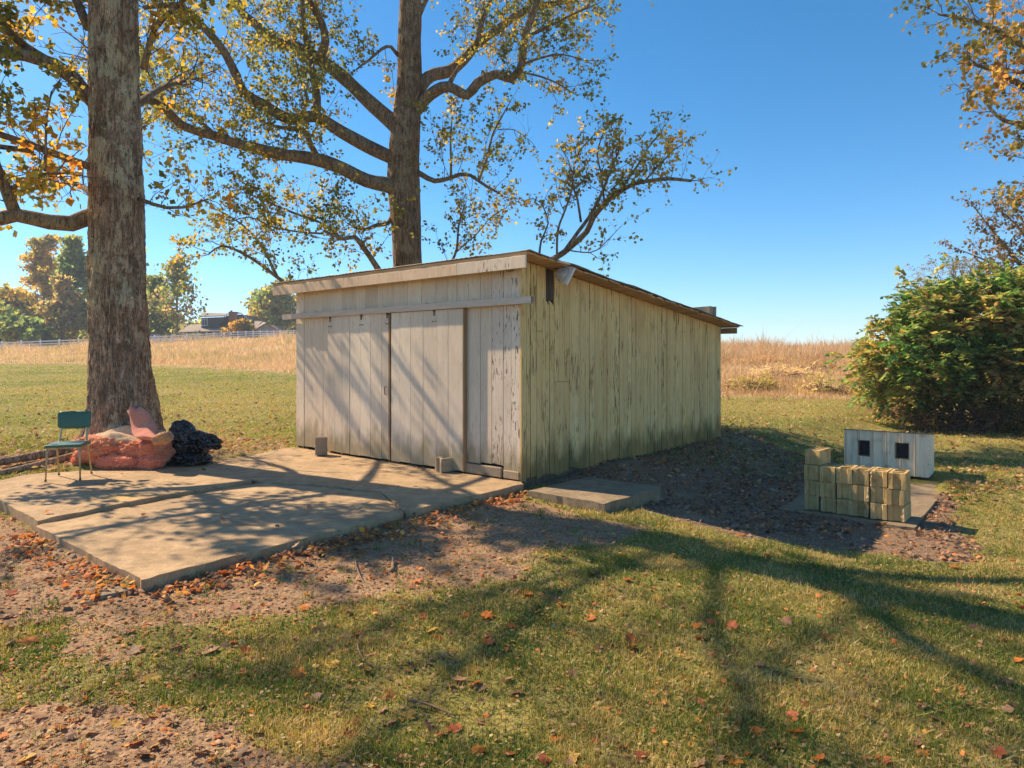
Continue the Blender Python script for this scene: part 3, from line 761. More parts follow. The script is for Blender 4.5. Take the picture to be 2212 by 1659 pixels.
ang = math.atan2(QF[1], QF[0])
rowz = -0.383; c_right = np.array([4.73, 8.23])
names_r = ['bottom', 'middle', 'top']
cnum = ['leftmost', 'second from the left', 'third from the left', 'third from the right', 'second from the right', 'rightmost']
for row in range(3):
    for c in range(6):
        jx = R.uniform(-0.004, 0.004); jy = R.uniform(-0.035, 0.025)
        q = c_right + QF * (-(5 - c) * 0.195 - 0.097 + jx) + QS * (0.195 + jy)
        put_block(bmeshes[(c + row * 2) % 4], (q[0], q[1], rowz + row * 0.196), ang + R.uniform(-0.045, 0.045) + (math.pi if (c + row) % 2 else 0), 'tan cinder block, %s in the %s row of the block stack' % (cnum[c], names_r[row]), 'blocks of the cinder block stack')
q = c_right + QF * (-5 * 0.194 - 0.08) + QS * 0.22
put_block(bmeshes[1], (q[0], q[1], rowz + 3 * 0.196), ang - 0.1, 'lone tan cinder block on top of the stack, at its left end', 'blocks of the cinder block stack')
# two blocks holding the doors
q = G(968, 1019, 0.012); put_block(gm, (q[0] + 0.02, q[1] + 0.12, 0.014), math.atan2(SF[1], SF[0]) - 0.25, 'chipped grey cinder block standing against the right sliding door')
o = put_block(gm, (0, 0, 0), math.atan2(SF[1], SF[0]) + math.radians(80), 'grey cinder block on its side against the left sliding door')
q = G(703, 983, 0.012); o.location = (q[0] - 0.02, q[1] + 0.13, 0.014 + 0.095); o.rotation_euler = (math.radians(90), 0, math.atan2(SF[1], SF[0]) - 0.55); o.scale = (1, 0.72, 1)
o.location = (q[0], q[1] + 0.10, 0.014 + 0.14)
# block weighing the roof down
q = shed_pt(W + 0.02, D - 0.75, rz(D - 0.75) + 0.078)
put_block(gm, q, math.atan2(SF[1], SF[0]) + 1.3, 'small grey block lying on the back of the shed roof')

# ------------------------------------------------------------------ metal kennel
def build_kennel():
    wd, dp, ht = 1.25, 0.62, 0.70
    kr = np.array([6.73, 11.07]); f0 = kr - wd * QF
    k = empty('metal_kennel', (f0[0], f0[1], -0.345), ang)
    tag(k, 'low corrugated white metal kennel with two square dark openings', 'kennel')
    m, nt, b = newmat('painted_steel', (0.66, 0.63, 0.58), 0.6, 0.0, 0.15)
    c = coord(nt); st = noise(nt, coord(nt, (9, 9, 0.8)), 1.6, 5, 0.6); gr = noise(nt, c, 5, 5)
    base = mix(nt, ramp(nt, st, [(0.45, 0), (0.7, 0.65)]), (0.95, 0.77, 0.56), (0.62, 0.45, 0.27))
    base = mix(nt, ramp(nt, gr, [(0.55, 0), (0.72, 0.5)]), base, (0.26, 0.24, 0.12)); setc(nt, b, base)
    M['steel'] = m
    zt = ht
    op = [(0.215, 0.395), (0.775, 0.975)]; oz = (0.27, 0.535)
    # ribbed front sheet as a profile, cut round the openings
    def prof(x):
        ph = (x % 0.21) / 0.21
        if ph < 0.10: return -0.026 * min(1, ph / 0.04, (0.10 - ph) / 0.03 if ph > 0.07 else 1)
        if 0.14 < ph < 0.24: return -0.026 * min(1, (ph - 0.14) / 0.03, (0.24 - ph) / 0.03)
        return 0.0
    xs = sorted(set([round(i * 0.21 + a * 0.21, 4) for i in range(6) for a in (0, 0.04, 0.07, 0.10, 0.14, 0.17, 0.21, 0.24) if i * 0.21 + a * 0.21 <= wd] + [0.0, wd] + [a for o_ in op for a in o_]))
    zs = [0.0, oz[0], oz[1], zt]
    V = []; F = []
    for x in xs:
        for z in zs: V.append((x, prof(x), z))
    for i in range(len(xs) - 1):
        mid = (xs[i] + xs[i + 1]) / 2
        for j in range(3):
            if j == 1 and any(a < mid < b2 for a, b2 in op): continue
            F.append((i * 4 + j, (i + 1) * 4 + j, (i + 1) * 4 + j + 1, i * 4 + j + 1))
    fr = py_mesh('front_sheet', V, F, m, k); s = fr.modifiers.new('t', 'SOLIDIFY'); s.thickness = 0.006; s.offset = 1
    for side, x0, x1 in (('side_sheet', 0.002, 0.02), ('side_sheet', wd - 0.02, wd + 0.002)):
        mb = MB(); n = 6
        for i in range(n):
            y_a, y_b = 0.004 + i * (dp - 0.004) / n, 0.004 + (i + 1) * (dp - 0.004) / n
            za, zb = zt - 0.055 * y_a / dp, zt - 0.055 * y_b / dp
            mb.add([(x0, y_a, 0.0), (x1, y_a, 0.0), (x1, y_b, 0.0), (x0, y_b, 0.0), (x0, y_a, za), (x1, y_a, za), (x1, y_b, zb), (x0, y_b, zb)],
                   [(3, 2, 1, 0), (4, 5, 6, 7), (0, 1, 5, 4), (1, 2, 6, 5), (2, 3, 7, 6), (3, 0, 4, 7)])
        mb.build(side, m, k)
    MB().box(0.02, wd - 0.02, dp - 0.015, dp, 0.0, zt - 0.06).build('back_sheet', m, k)
    MB().box(0.02, wd - 0.02, 0.12, dp - 0.02, 0.005, 0.02).build('floor', M['rotten'], k)
    mb = MB(); mb.add([(-0.012, -0.03, zt + 0.002), (wd + 0.015, -0.03, zt + 0.002), (wd + 0.015, dp + 0.03, zt - 0.06), (-0.012, dp + 0.03, zt - 0.06),
                       (-0.012, -0.03, zt + 0.012), (wd + 0.015, -0.03, zt + 0.012), (wd + 0.015, dp + 0.03, zt - 0.05), (-0.012, dp + 0.03, zt - 0.05)],
                      [(3, 2, 1, 0), (4, 5, 6, 7), (0, 1, 5, 4), (1, 2, 6, 5), (2, 3, 7, 6), (3, 0, 4, 7)])
    mb.build('roof', newmat('dark_roof_edge', (0.10, 0.10, 0.10), 0.6)[0], k)
    mm, nt, b = newmat('rubber_flap', (0.012, 0.013, 0.02), 0.6); nz = noise(nt, coord(nt), 120, 3); setc(nt, b, ramp(nt, nz, [(0.45, (0.009, 0.01, 0.016)), (0.7, (0.05, 0.05, 0.07))]))
    for a, b2 in op:
        MB().box(a - 0.02, b2 + 0.02, 0.095, 0.102, oz[0] - 0.02, oz[1] + 0.02).build('flap', mm, k)
        MB().box(a - 0.004, a + 0.008, -0.014, 0.094, oz[0], oz[1]).box(b2 - 0.008, b2 + 0.004, -0.014, 0.094, oz[0], oz[1]).box(a + 0.008, b2 - 0.008, -0.014, 0.094, oz[1] - 0.008, oz[1] + 0.004).box(a + 0.008, b2 - 0.008, -0.014, 0.094, oz[0] - 0.004, oz[0] + 0.008).build('opening_frame', M['bare'], k)
    for x in (0.06, wd - 0.12):
        for y in (0.06, dp - 0.12):
            MB().box(x, x + 0.07, y, y + 0.07, -0.04, 0.004).build('foot', M['rotten'], k)
    for i in range(9):
        MB().tube([(wd + 0.001, 0.03, 0.06 + i * 0.075), (wd + 0.008, 0.03, 0.06 + i * 0.075)], 0.007, 6).build('screw', M['iron'], k)
build_kennel()

# ------------------------------------------------------------------ green chair
def build_chair():
    fl = np.array(G(104, 1040, 0.035)[:2]); fr = np.array(G(169, 1037, 0.035)[:2])
    cx, cy = (fl + fr) / 2
    rot = 0.30
    ch = empty('chair', (cx, cy, 0.036), rot)
    tag(ch, 'green vinyl chair with tan metal legs facing the camera on the slab', 'chair')
    m, nt, b = newmat('green_vinyl', (0.045, 0.17, 0.12), 0.42, 0, 0.5)
    nz = noise(nt, coord(nt), 160, 3); n2_ = noise(nt, coord(nt), 5, 4)
    setc(nt, b, mix(nt, ramp(nt, n2_, [(0.35, 0), (0.7, 0.7)]), (0.035, 0.12, 0.075), (0.075, 0.155, 0.105))); bump(nt, b, nz, 0.25, 0.002)
    met, nt2, b2 = newmat('tan_enamel_tube', (0.50, 0.38, 0.20), 0.4, 0.25, 0.5)
    setc(nt2, b2, ramp(nt2, noise(nt2, coord(nt2), 18, 5), [(0.4, (0.52, 0.41, 0.23)), (0.62, (0.40, 0.27, 0.12)), (0.72, (0.16, 0.09, 0.05))]))
    w = 0.40; sd = 0.40
    def rbox(name, x0, x1, y0, y1, z0, z1, rad, mat, bow=0.0):
        import bmesh
        bm = bmesh.new(); bmesh.ops.create_cube(bm, size=1)
        for v in bm.verts: v.co = ((x0 + x1) / 2 + v.co.x * (x1 - x0), (y0 + y1) / 2 + v.co.y * (y1 - y0), (z0 + z1) / 2 + v.co.z * (z1 - z0))
        bmesh.ops.bevel(bm, geom=list(bm.edges), offset=rad, segments=3, affect='EDGES', profile=0.6)
        me = bpy.data.meshes.new(name); bm.to_mesh(me); bm.free(); me.materials.append(mat)
        for p in me.polygons: p.use_smooth = True
        return link(bpy.data.objects.new(name, me), ch)
    rbox('seat', -w / 2 - 0.005, w / 2 + 0.005, -0.02, sd, 0.42, 0.458, 0.016, m)
    rbox('seat_pan', -w / 2 + 0.01, w / 2 - 0.01, 0.0, sd - 0.02, 0.405, 0.421, 0.006, met)
    # padded back with rounded lower corners
    import bmesh
    bm = bmesh.new(); nxx, nzz = 16, 12; grid = {}
    for s_ in (0, 1):
        for i in range(nxx + 1):
            for j in range(nzz + 1):
                a = i / nxx * 2 - 1; c = j / nzz * 2 - 1
                cr = 0.20 if c < 0 else 0.12
                hx = 1.0
                ex, ez = abs(a), abs(c)
                k_ = (ex ** 7 + ez ** 7) ** (1 / 7) if max(ex, ez) > 0 else 1
                mx = max(ex, ez)
                sc_ = mx / k_ if k_ > 0 else 1
                x = a * sc_ * 0.200 * (1 - 0.06 * (1 - c) / 2); z = c * sc_ * 0.118
                edge = 1 - mx ** 6
                y = (1 if s_ else -1) * (0.004 + 0.016 * edge) - 0.02 * (1 - a * a) * -1
                grid[s_, i, j] = bm.verts.new((x, y, z))
    for s_ in (0, 1):
        for i in range(nxx):
            for j in range(nzz):
                bm.faces.new((grid[s_, i, j], grid[s_, i + 1, j], grid[s_, i + 1, j + 1], grid[s_, i, j + 1]))
    rim = [(i, 0) for i in range(nxx)] + [(nxx, j) for j in range(nzz)] + [(i, nzz) for i in range(nxx, 0, -1)] + [(0, j) for j in range(nzz, 0, -1)]
    for k_ in range(len(rim)):
        a, c = rim[k_], rim[(k_ + 1) % len(rim)]
        bm.faces.new((grid[0, a[0], a[1]], grid[0, c[0], c[1]], grid[1, c[0], c[1]], grid[1, a[0], a[1]]))
    bmesh.ops.recalc_face_normals(bm, faces=bm.faces)
    me = bpy.data.meshes.new('backrest'); bm.to_mesh(me); bm.free(); me.materials.append(m)
    for p in me.polygons: p.use_smooth = True
    bk = link(bpy.data.objects.new('backrest', me), ch); bk.location = (0, sd + 0.05, 0.735); bk.rotation_euler = (-0.14, 0, 0)
    r = 0.0125
    for sx in (-1, 1):
        x = sx * (w / 2 - 0.02)
        MB().tube([(x * 1.06, -0.012, 0.0), (x, 0.01, 0.40), (x * 0.98, 0.03, 0.416), (x * 0.97, 0.06, 0.418)], [r * .8, r, r, r], 10).build('leg', met, ch, True)
        MB().tube([(x * 1.06, sd + 0.09, 0.0), (x, sd - 0.02, 0.39), (x * 0.98, sd - 0.05, 0.416), (x * 0.97, sd - 0.1, 0.418)], [r * .8, r, r, r], 10).build('leg', met, ch, True)
        MB().tube([(x * 0.86, sd - 0.12, 0.412), (x * 0.86, sd - 0.015, 0.44), (x * 0.86, sd + 0.01, 0.48), (x * 0.80, sd + 0.045, 0.64), (x * 0.80, sd + 0.05, 0.72)], 0.0115, 10).build('back_post', met, ch, True)
        for yy in (-0.012, sd + 0.09):
            MB().tube([(x * 1.06, yy, -0.001), (x * 1.06, yy, 0.02)], 0.015, 8).build('foot_cap', M['iron'], ch)
build_chair()

# ------------------------------------------------------------------ insulation and bag
def mat_fluff(name, a, bcol, dusty, thr=0.45):
    m, nt, b = newmat(name, a, 0.95, spec=0.05)
    b.inputs['Sheen Weight'].default_value = 0.5
    c = coord(nt, rnd=4.0); n1 = noise(nt, c, 9, 6, 0.65); n3 = noise(nt, c, 75, 4, 0.7)
    g = nt.nodes.new('ShaderNodeNewGeometry'); up = nd(nt, 'ShaderNodeSeparateXYZ', {0: g.outputs['Normal']}).outputs[2]
    base = mix(nt, ramp(nt, n1, [(0.35, 0), (0.68, 1)]), a, bcol)
    base = mix(nt, ramp(nt, n3, [(0.42, 0), (0.68, 0.6)]), base, [min(1, k * 1.2) for k in a])
    z = zcoord(nt)[2]
    d = ramp(nt, mth(nt, 'ADD', z, mth(nt, 'MULTIPLY', n1, 0.35)), [(thr, 0), (thr + 0.10, 1)])
    base = mix(nt, d, base, mix(nt, n1, dusty, [k * 0.5 for k in dusty]))
    setc(nt, b, base); bump(nt, b, mth(nt, 'ADD', n3, mth(nt, 'MULTIPLY', n1, 1.5)), 0.9, 0.03)
    return m
M['pink'] = mat_fluff('pink_fibreglass', (0.98, 0.32, 0.13), (0.82, 0.17, 0.06), (0.72, 0.50, 0.27), 0.60)
M['pinkall'] = mat_fluff('pink_fibreglass_clean', (0.97, 0.33, 0.19), (0.80, 0.18, 0.09), (0.6, 0.4, 0.25), 2.0)
M['dusty'] = mat_fluff('dusty_fibreglass_face', (0.95, 0.60, 0.34), (0.70, 0.40, 0.20), (0.55, 0.42, 0.25), 3.0)
def fluff(name, parent, loc, size, mat, rot=0.0, seed=0, flat=0.35, n=6, sub=5, am=0.22):
    """rounded-box batt of fibre with lumps and a fuzzy skin"""
    def sq(Q):
        k = (np.abs(Q) ** n).sum(1) ** (1 / n); nn_ = np.linalg.norm(Q, axis=1)
        return Q * (nn_ / k)[:, None] * 0.82
    o = crumple(name, loc, size, mat, sub, am, 1.8, seed, parent, sq, True, False, rot, 0.34)
    return o
def build_insulation():
    cx, cy, _ = G(272, 1005, 0.035)
    p = empty('insulation_pile', (cx, cy + 0.05, 0.03), -0.10); p.scale = (1.0, 1.0, 0.86); tag(p, 'pile of torn pink fibreglass insulation at the foot of the big tree', 'insulation')
    fluff('batt', p, (-0.30, 0.05, 0.27), (0.46, 0.42, 0.29), M['pink'], 0.15, 3, n=4)
    fluff('batt', p, (0.28, 0.06, 0.25), (0.42, 0.42, 0.27), M['pink'], -0.1, 5, n=4)
    fluff('batt', p, (0.02, -0.24, 0.10), (0.36, 0.16, 0.13), M['pinkall'], 0.05, 7, n=3, am=.35)
    fluff('batt', p, (0.42, -0.18, 0.10), (0.30, 0.16, 0.13), M['pinkall'], -0.25, 11, n=3, am=.35)
    fluff('batt', p, (-0.56, -0.12, 0.11), (0.18, 0.17, 0.14), M['pinkall'], 0.4, 13, n=3, am=.35)
    # dusty facing sheets sagging over the top, in folds
    def sheet(loc, sx, sy, rot, seed, sag, rise):
        n_ = 46; a = np.linspace(-1, 1, n_); X, Y = np.meshgrid(a, a)
        Z = -sag * (np.abs(X) ** 3 + np.abs(Y) ** 2.5) + rise * (fbm(np.stack([X * 0.9 + seed, Y * 2.6, X * 0], -1), seed, 4) - 0.5) + 0.05 * np.sin(Y * 9 + X * 2 + seed) * (1 - np.abs(X))
        wob = 0.12 * (fbm(np.stack([X * 2, Y * 2, X * 0 + seed], -1), seed + 4, 3) - 0.5)
        V = np.stack([(X + wob) * sx, (Y + wob) * sy, Z], -1).reshape(-1, 3)
        i = np.arange((n_ - 1) ** 2); r, c = i // (n_ - 1), i % (n_ - 1); q = r * n_ + c
        o = np_mesh('facing_sheet', V, np.stack([q, q + 1, q + n_ + 1, q + n_], 1), M['dusty'], p, True); o.location = loc; o.rotation_euler = (0, 0, rot)
        s = o.modifiers.new('t', 'SOLIDIFY'); s.thickness = 0.03
    sheet((-0.10, 0.14, 0.55), 0.54, 0.36, 0.05, 2, 0.11, 0.15)
    sheet((0.20, 0.24, 0.52), 0.44, 0.34, -0.2, 5, 0.12, 0.15)
    sheet((-0.22, 0.34, 0.60), 0.36, 0.26, 0.5, 8, 0.14, 0.16)
    # loose fibres standing off every batt
    rngf = np.random.default_rng(55); V_, C_ = [], []
    for o in [c_ for c_ in p.children if c_.name.startswith('batt')]:
        me = o.data; n_ = len(me.vertices); co = np.empty(n_ * 3, np.float32); me.vertices.foreach_get('co', co); co = co.reshape(-1, 3); no = np.empty(n_ * 3, np.float32); me.vertices.foreach_get('normal', no); no = no.reshape(-1, 3)
        idx = rngf.integers(0, n_, 2600); a_ = o.rotation_euler[2]; rm = np.array([[math.cos(a_), -math.sin(a_), 0], [math.sin(a_), math.cos(a_), 0], [0, 0, 1]])
        q_ = co[idx] @ rm.T + np.array(o.location); d_ = unit(no[idx] @ rm.T + rngf.normal(0, 0.6, (2600, 3))); t_ = unit(rngf.normal(size=(2600, 3)))
        L_ = rngf.uniform(0.012, 0.045, (2600, 1)); w_ = rngf.uniform(0.003, 0.010, (2600, 1))
        V_.append(np.stack([q_ - t_ * w_, q_ + t_ * w_, q_ + d_ * L_], 1).reshape(-1, 3))
        pal_ = np.array([(0.95, 0.36, 0.20), (0.90, 0.28, 0.14), (0.98, 0.48, 0.30), (0.70, 0.20, 0.11), (0.95, 0.55, 0.36)])
        c_ = pal_[rngf.integers(0, 5, 2600)]; dust = (q_[:, 2] > 0.42)[:, None] & (rngf.uniform(0, 1, (2600, 1)) < 0.8); c_ = np.where(dust, np.array([0.80, 0.56, 0.32]), c_); C_.append(np.repeat(c_, 3, 0))
    V_ = np.concatenate(V_); fz = np_mesh('loose_fibres', V_, np.arange(len(V_)).reshape(-1, 3), M['litter'], p, False, np.concatenate(C_)); fz['kind'] = 'stuff'
    # strip leaning on the trunk
    s = empty('insulation_strip', (0, 0, 0)); tag(s, 'upright torn strip of pink insulation leaning on the tree trunk', 'insulation')
    pts = [P(290, 880, 10.02), P(300, 896, 9.98), P(310, 918, 9.9), P(315, 936, 9.75), P(330, 946, 9.6), P(352, 948, 9.5)]
    c = spline(pts, 0.03); wdt = np.interp(np.linspace(0, 1, len(c)), [0, .12, .3, .6, .85, 1], [0.06, 0.15, 0.17, 0.17, 0.13, 0.07])
    V = []; nn_ = 12
    for i, (q, w) in enumerate(zip(c, wdt)):
        for k in range(nn_):
            a = 2 * math.pi * k / nn_
            rr = 1 + 0.5 * (vnoise(np.array([[q[0] * 8, q[2] * 8, k * 0.6]]), 3)[0] - 0.5)
            V.append((q[0] + math.cos(a) * w * rr, q[1] + math.sin(a) * 0.06 * rr, q[2] + 0.03 * math.sin(a * 2 + i * .2)))
    F = [(i * nn_ + k, i * nn_ + (k + 1) % nn_, (i + 1) * nn_ + (k + 1) % nn_, (i + 1) * nn_ + k) for i in range(len(c) - 1) for k in range(nn_)]
    F += [tuple(range(nn_)), tuple((len(c) - 1) * nn_ + k for k in range(nn_))]
    fixn(py_mesh('strip', V, F, M['pinkall'], s, True))
    q = P(353, 947, 9.45)
    fl = fluff('insulation_scrap', None, q, (0.15, 0.12, 0.10), mat_fluff('orange_fibreglass', (0.78, 0.36, 0.12), (0.60, 0.24, 0.08), (0.6, 0.35, 0.2), 3.0), -0.3, 21, n=3, am=.4)
    fl.rotation_euler = (0, -0.35, -0.2)
    tag(fl, 'orange scrap of insulation between the pink pile and the black bag', 'insulation')
    m, nt, b = newmat('black_bag_plastic', (0.012, 0.012, 0.014), 0.16, 0, 0.8)
    n1 = nd(nt, 'ShaderNodeTexVoronoi', {'Vector': nd(nt, 'ShaderNodeVectorMath', {0: coord(nt), 1: noise(nt, coord(nt), 6, 2, 0.5, out=1)}, operation='ADD').outputs[0], 'Scale': 7.0}, feature='SMOOTH_F1').outputs['Distance']; bump(nt, b, n1, 1.0, 0.06)
    bx = G(392, 1006, 0.02)
    bag = empty('garbage_bag', (bx[0], bx[1] + 0.22, 0.03), -0.1); tag(bag, 'crumpled black plastic garbage bag beside the insulation pile', 'garbage bag')
    crumple('bag_body', (0, 0, 0.22), (0.24, 0.25, 0.24), m, 5, 0.42, 1.15, 4, bag, hf=0.0, octv=2)
    crumple('bag_neck', (0.27, -0.05, 0.34), (0.24, 0.16, 0.11), m, 5, 0.5, 1.3, 8, bag, hf=0.0, octv=2).rotation_euler = (0, 0.25, 0)
    crumple('bag_fold', (-0.06, -0.06, 0.43), (0.17, 0.14, 0.19), m, 5, 0.5, 1.2, 12, bag, hf=0.0, octv=2).rotation_euler = (0, -0.6, 0)
    crumple('bag_skirt', (0.12, -0.12, 0.08), (0.26, 0.2, 0.09), m, 5, 0.5, 1.4, 15, bag, hf=0.0, octv=2)
build_insulation()

# ------------------------------------------------------------------ foliage tools
def leaf_mesh(name, pos, dirv, nrm, size, cols, mat, parent=None, width=0.45, fold=0.10, kind='stuff'):
    pos = np.asarray(pos, float); n = len(pos)
    d = unit(np.asarray(dirv, float)); nr = np.asarray(nrm, float)
    s = unit(np.cross(d, nr)); nr = np.cross(s, d)
    size = np.asarray(size, float)[:, None]
    wv = width if np.ndim(width) else np.full(n, width); wv = np.asarray(wv)[:, None]
    b = pos; tip = pos + d * size; mid = pos + d * size * 0.45 - nr * size * fold
    l = pos + d * size * 0.42 - s * size * wv; r = pos + d * size * 0.42 + s * size * wv
    V = np.stack([b, l, tip, r, mid], 1).reshape(-1, 3)
    k = np.arange(n)[:, None] * 5
    F = np.concatenate([k + [0, 3, 4], k + [3, 2, 4], k + [2, 1, 4], k + [1, 0, 4]], 0)
    o = np_mesh(name, V, F, mat, parent, False, np.repeat(np.asarray(cols), 5, 0))
    if kind: o['kind'] = kind
    return o
def pick_cols(pos, pal, seed, sc=0.9, spread=0.55, rng=RNG):
    """palette choice that drifts through the crown: neighbours share a hue"""
    n = len(pos); pal = np.asarray(pal)
    t = (fbm(np.asarray(pos) * sc, seed, 3) - 0.5) * 1.7 + 0.5 + rng.normal(0, spread * 0.33, n)
    i = np.clip((t * len(pal)).astype(int), 0, len(pal) - 1)
    return pal[i] * rng.uniform(0.7, 1.25, (n, 1)) * rng.uniform(0.93, 1.07, (n, 3))

class Tree:
    def __init__(s, name, label, base, group=None, seed=1, bark=None, twig=None):
        s.root = empty(name, base); tag(s.root, label, 'tree', group)
        s.base = np.array(base, float); s.rng = np.random.default_rng(seed)
        s.tw = MB(); s.lp = []; s.ld = []; s.bark = bark or M['bark2']; s.twm = twig or M['twig']
    def limb(s, pts, r0, r1, name='limb', n=10, step=0.22, wob=0.05):
        c = spline(pts, step); m = len(c)
        r = np.linspace(1, 0, m) ** 0.8 * (r0 - r1) + r1
        k = fbm(c * 1.6, 5, 3); c = c + (np.stack([fbm(c * 1.3 + 7, 6, 2), fbm(c * 1.3 + 17, 7, 2), fbm(c * 1.3 + 27, 8, 2)], 1) - 0.5) * wob * 2 * np.linspace(0.0, 1, m)[:, None]
        r = r * (0.86 + 0.3 * k)
        MB().tube(c - s.base, list(r), n).build(name, s.bark, s.root, True)
        return c
    def sprout(s, c, start=0.2, gap=0.4, length=(0.9, 1.9), sub=(0.3, 0.75), subgap=0.2, leaves=7, up=0.35, rad=0.02, end=1.0, size=None, fwd=0.6, bare=0.0):
        rng = s.rng; seg = np.linalg.norm(np.diff(c, axis=0), axis=1); L = np.concatenate([[0], np.cumsum(seg)]); tot = L[-1]
        q = start * tot + rng.uniform(0, gap)
        at = []
        while q < tot * end: at.append(q); q += gap * rng.uniform(0.6, 1.4)
        at.append(tot * 0.995)
        for q in at:
            i = min(np.searchsorted(L, q), len(c) - 1); p = np.array([np.interp(q, L, c[:, k]) for k in range(3)])
            tan = unit(c[min(i + 1, len(c) - 1)] - c[max(i - 1, 0)])
            rv = rng.normal(size=3); rv -= tan * rv.dot(tan); rv = unit(rv)
            d = unit(rv + tan * fwd + np.array([0, 0, up]))
            if q >= tot * 0.99: d = unit(tan + rv * 0.2 + np.array([0, 0, up * .5]))
            ln = rng.uniform(*length) * (1 - 0.35 * q / tot)
            s.branch(p, d, ln, rad, sub, subgap, leaves, up, bare)
    def branch(s, p, d, ln, rad, sub, subgap, leaves, up, bare=0.0):
        rng = s.rng; n = 5; pts = [p]; 
        for k in range(n):
            d = unit(d + rng.normal(0, 0.22, 3) + np.array([0, 0, up * 0.18])); pts.append(pts[-1] + d * ln / n)
        pts = np.array(pts); s.tw.tube(pts - s.base, list(np.linspace(rad, rad * 0.35, n + 1)), 4, False)
        nb = rng.random() < bare
        q = ln * 0.15
        while q < ln:
            f = q / ln * n; i = min(int(f), n - 1); p2 = pts[i] + (pts[i + 1] - pts[i]) * (f - i); tan = unit(pts[i + 1] - pts[i])
            rv = rng.normal(size=3); d2 = unit(rv * 0.8 + tan * 0.7 + np.array([0, 0, up * 0.4])); l2 = rng.uniform(*sub)
            t = [p2]; dd = d2
            for k in range(3):
                dd = unit(dd + rng.normal(0, 0.25, 3)); t.append(t[-1] + dd * l2 / 3)
            t = np.array(t); s.tw.tube(t - s.base, [rad * 0.4, rad * 0.32, rad * 0.25, rad * 0.15], 3, False)
            if not nb:
                m = rng.poisson(leaves)
                if m:
                    a = rng.uniform(0.25, 1.05, m) * 2.99; ii = np.minimum(a.astype(int), 2); pp = t[ii] + (t[ii + 1] - t[ii]) * (a - ii)[:, None]
                    s.lp.append(pp + rng.normal(0, 0.05, (m, 3))); s.ld.append(np.repeat(dd[None], m, 0) * 0.5 + rng.normal(0, 0.55, (m, 3)) + [0, 0, -0.35])
            q += subgap * rng.uniform(0.6, 1.4)
    def finish(s, pal, size=(0.08, 0.14), seed=1, width=0.46, mat=None, sc=0.9, spread=0.5):
        s.tw.build('twigs', s.twm, s.root)['kind'] = 'stuff'
        p = np.concatenate(s.lp); d = np.concatenate(s.ld); n = len(p); rng = s.rng
        nr = rng.normal(0, 0.8, (n, 3)) + [0, 0, 0.8]
        leaf_mesh('crown', p - s.base, d, nr, rng.uniform(size[0], size[1], n), pick_cols(p, pal, seed, sc, spread, rng), mat or M['leaf'], s.root, width)
        return n

PAL_TULIP = [(0.15, 0.16, 0.04), (0.19, 0.19, 0.045), (0.26, 0.24, 0.05), (0.34, 0.28, 0.055), (0.44, 0.33, 0.06), (0.56, 0.38, 0.06), (0.62, 0.38, 0.05), (0.60, 0.27, 0.04)]
PAL_MID = [(0.14, 0.16, 0.045), (0.17, 0.18, 0.05), (0.21, 0.21, 0.05), (0.28, 0.25, 0.055), (0.40, 0.31, 0.06), (0.52, 0.35, 0.05)]

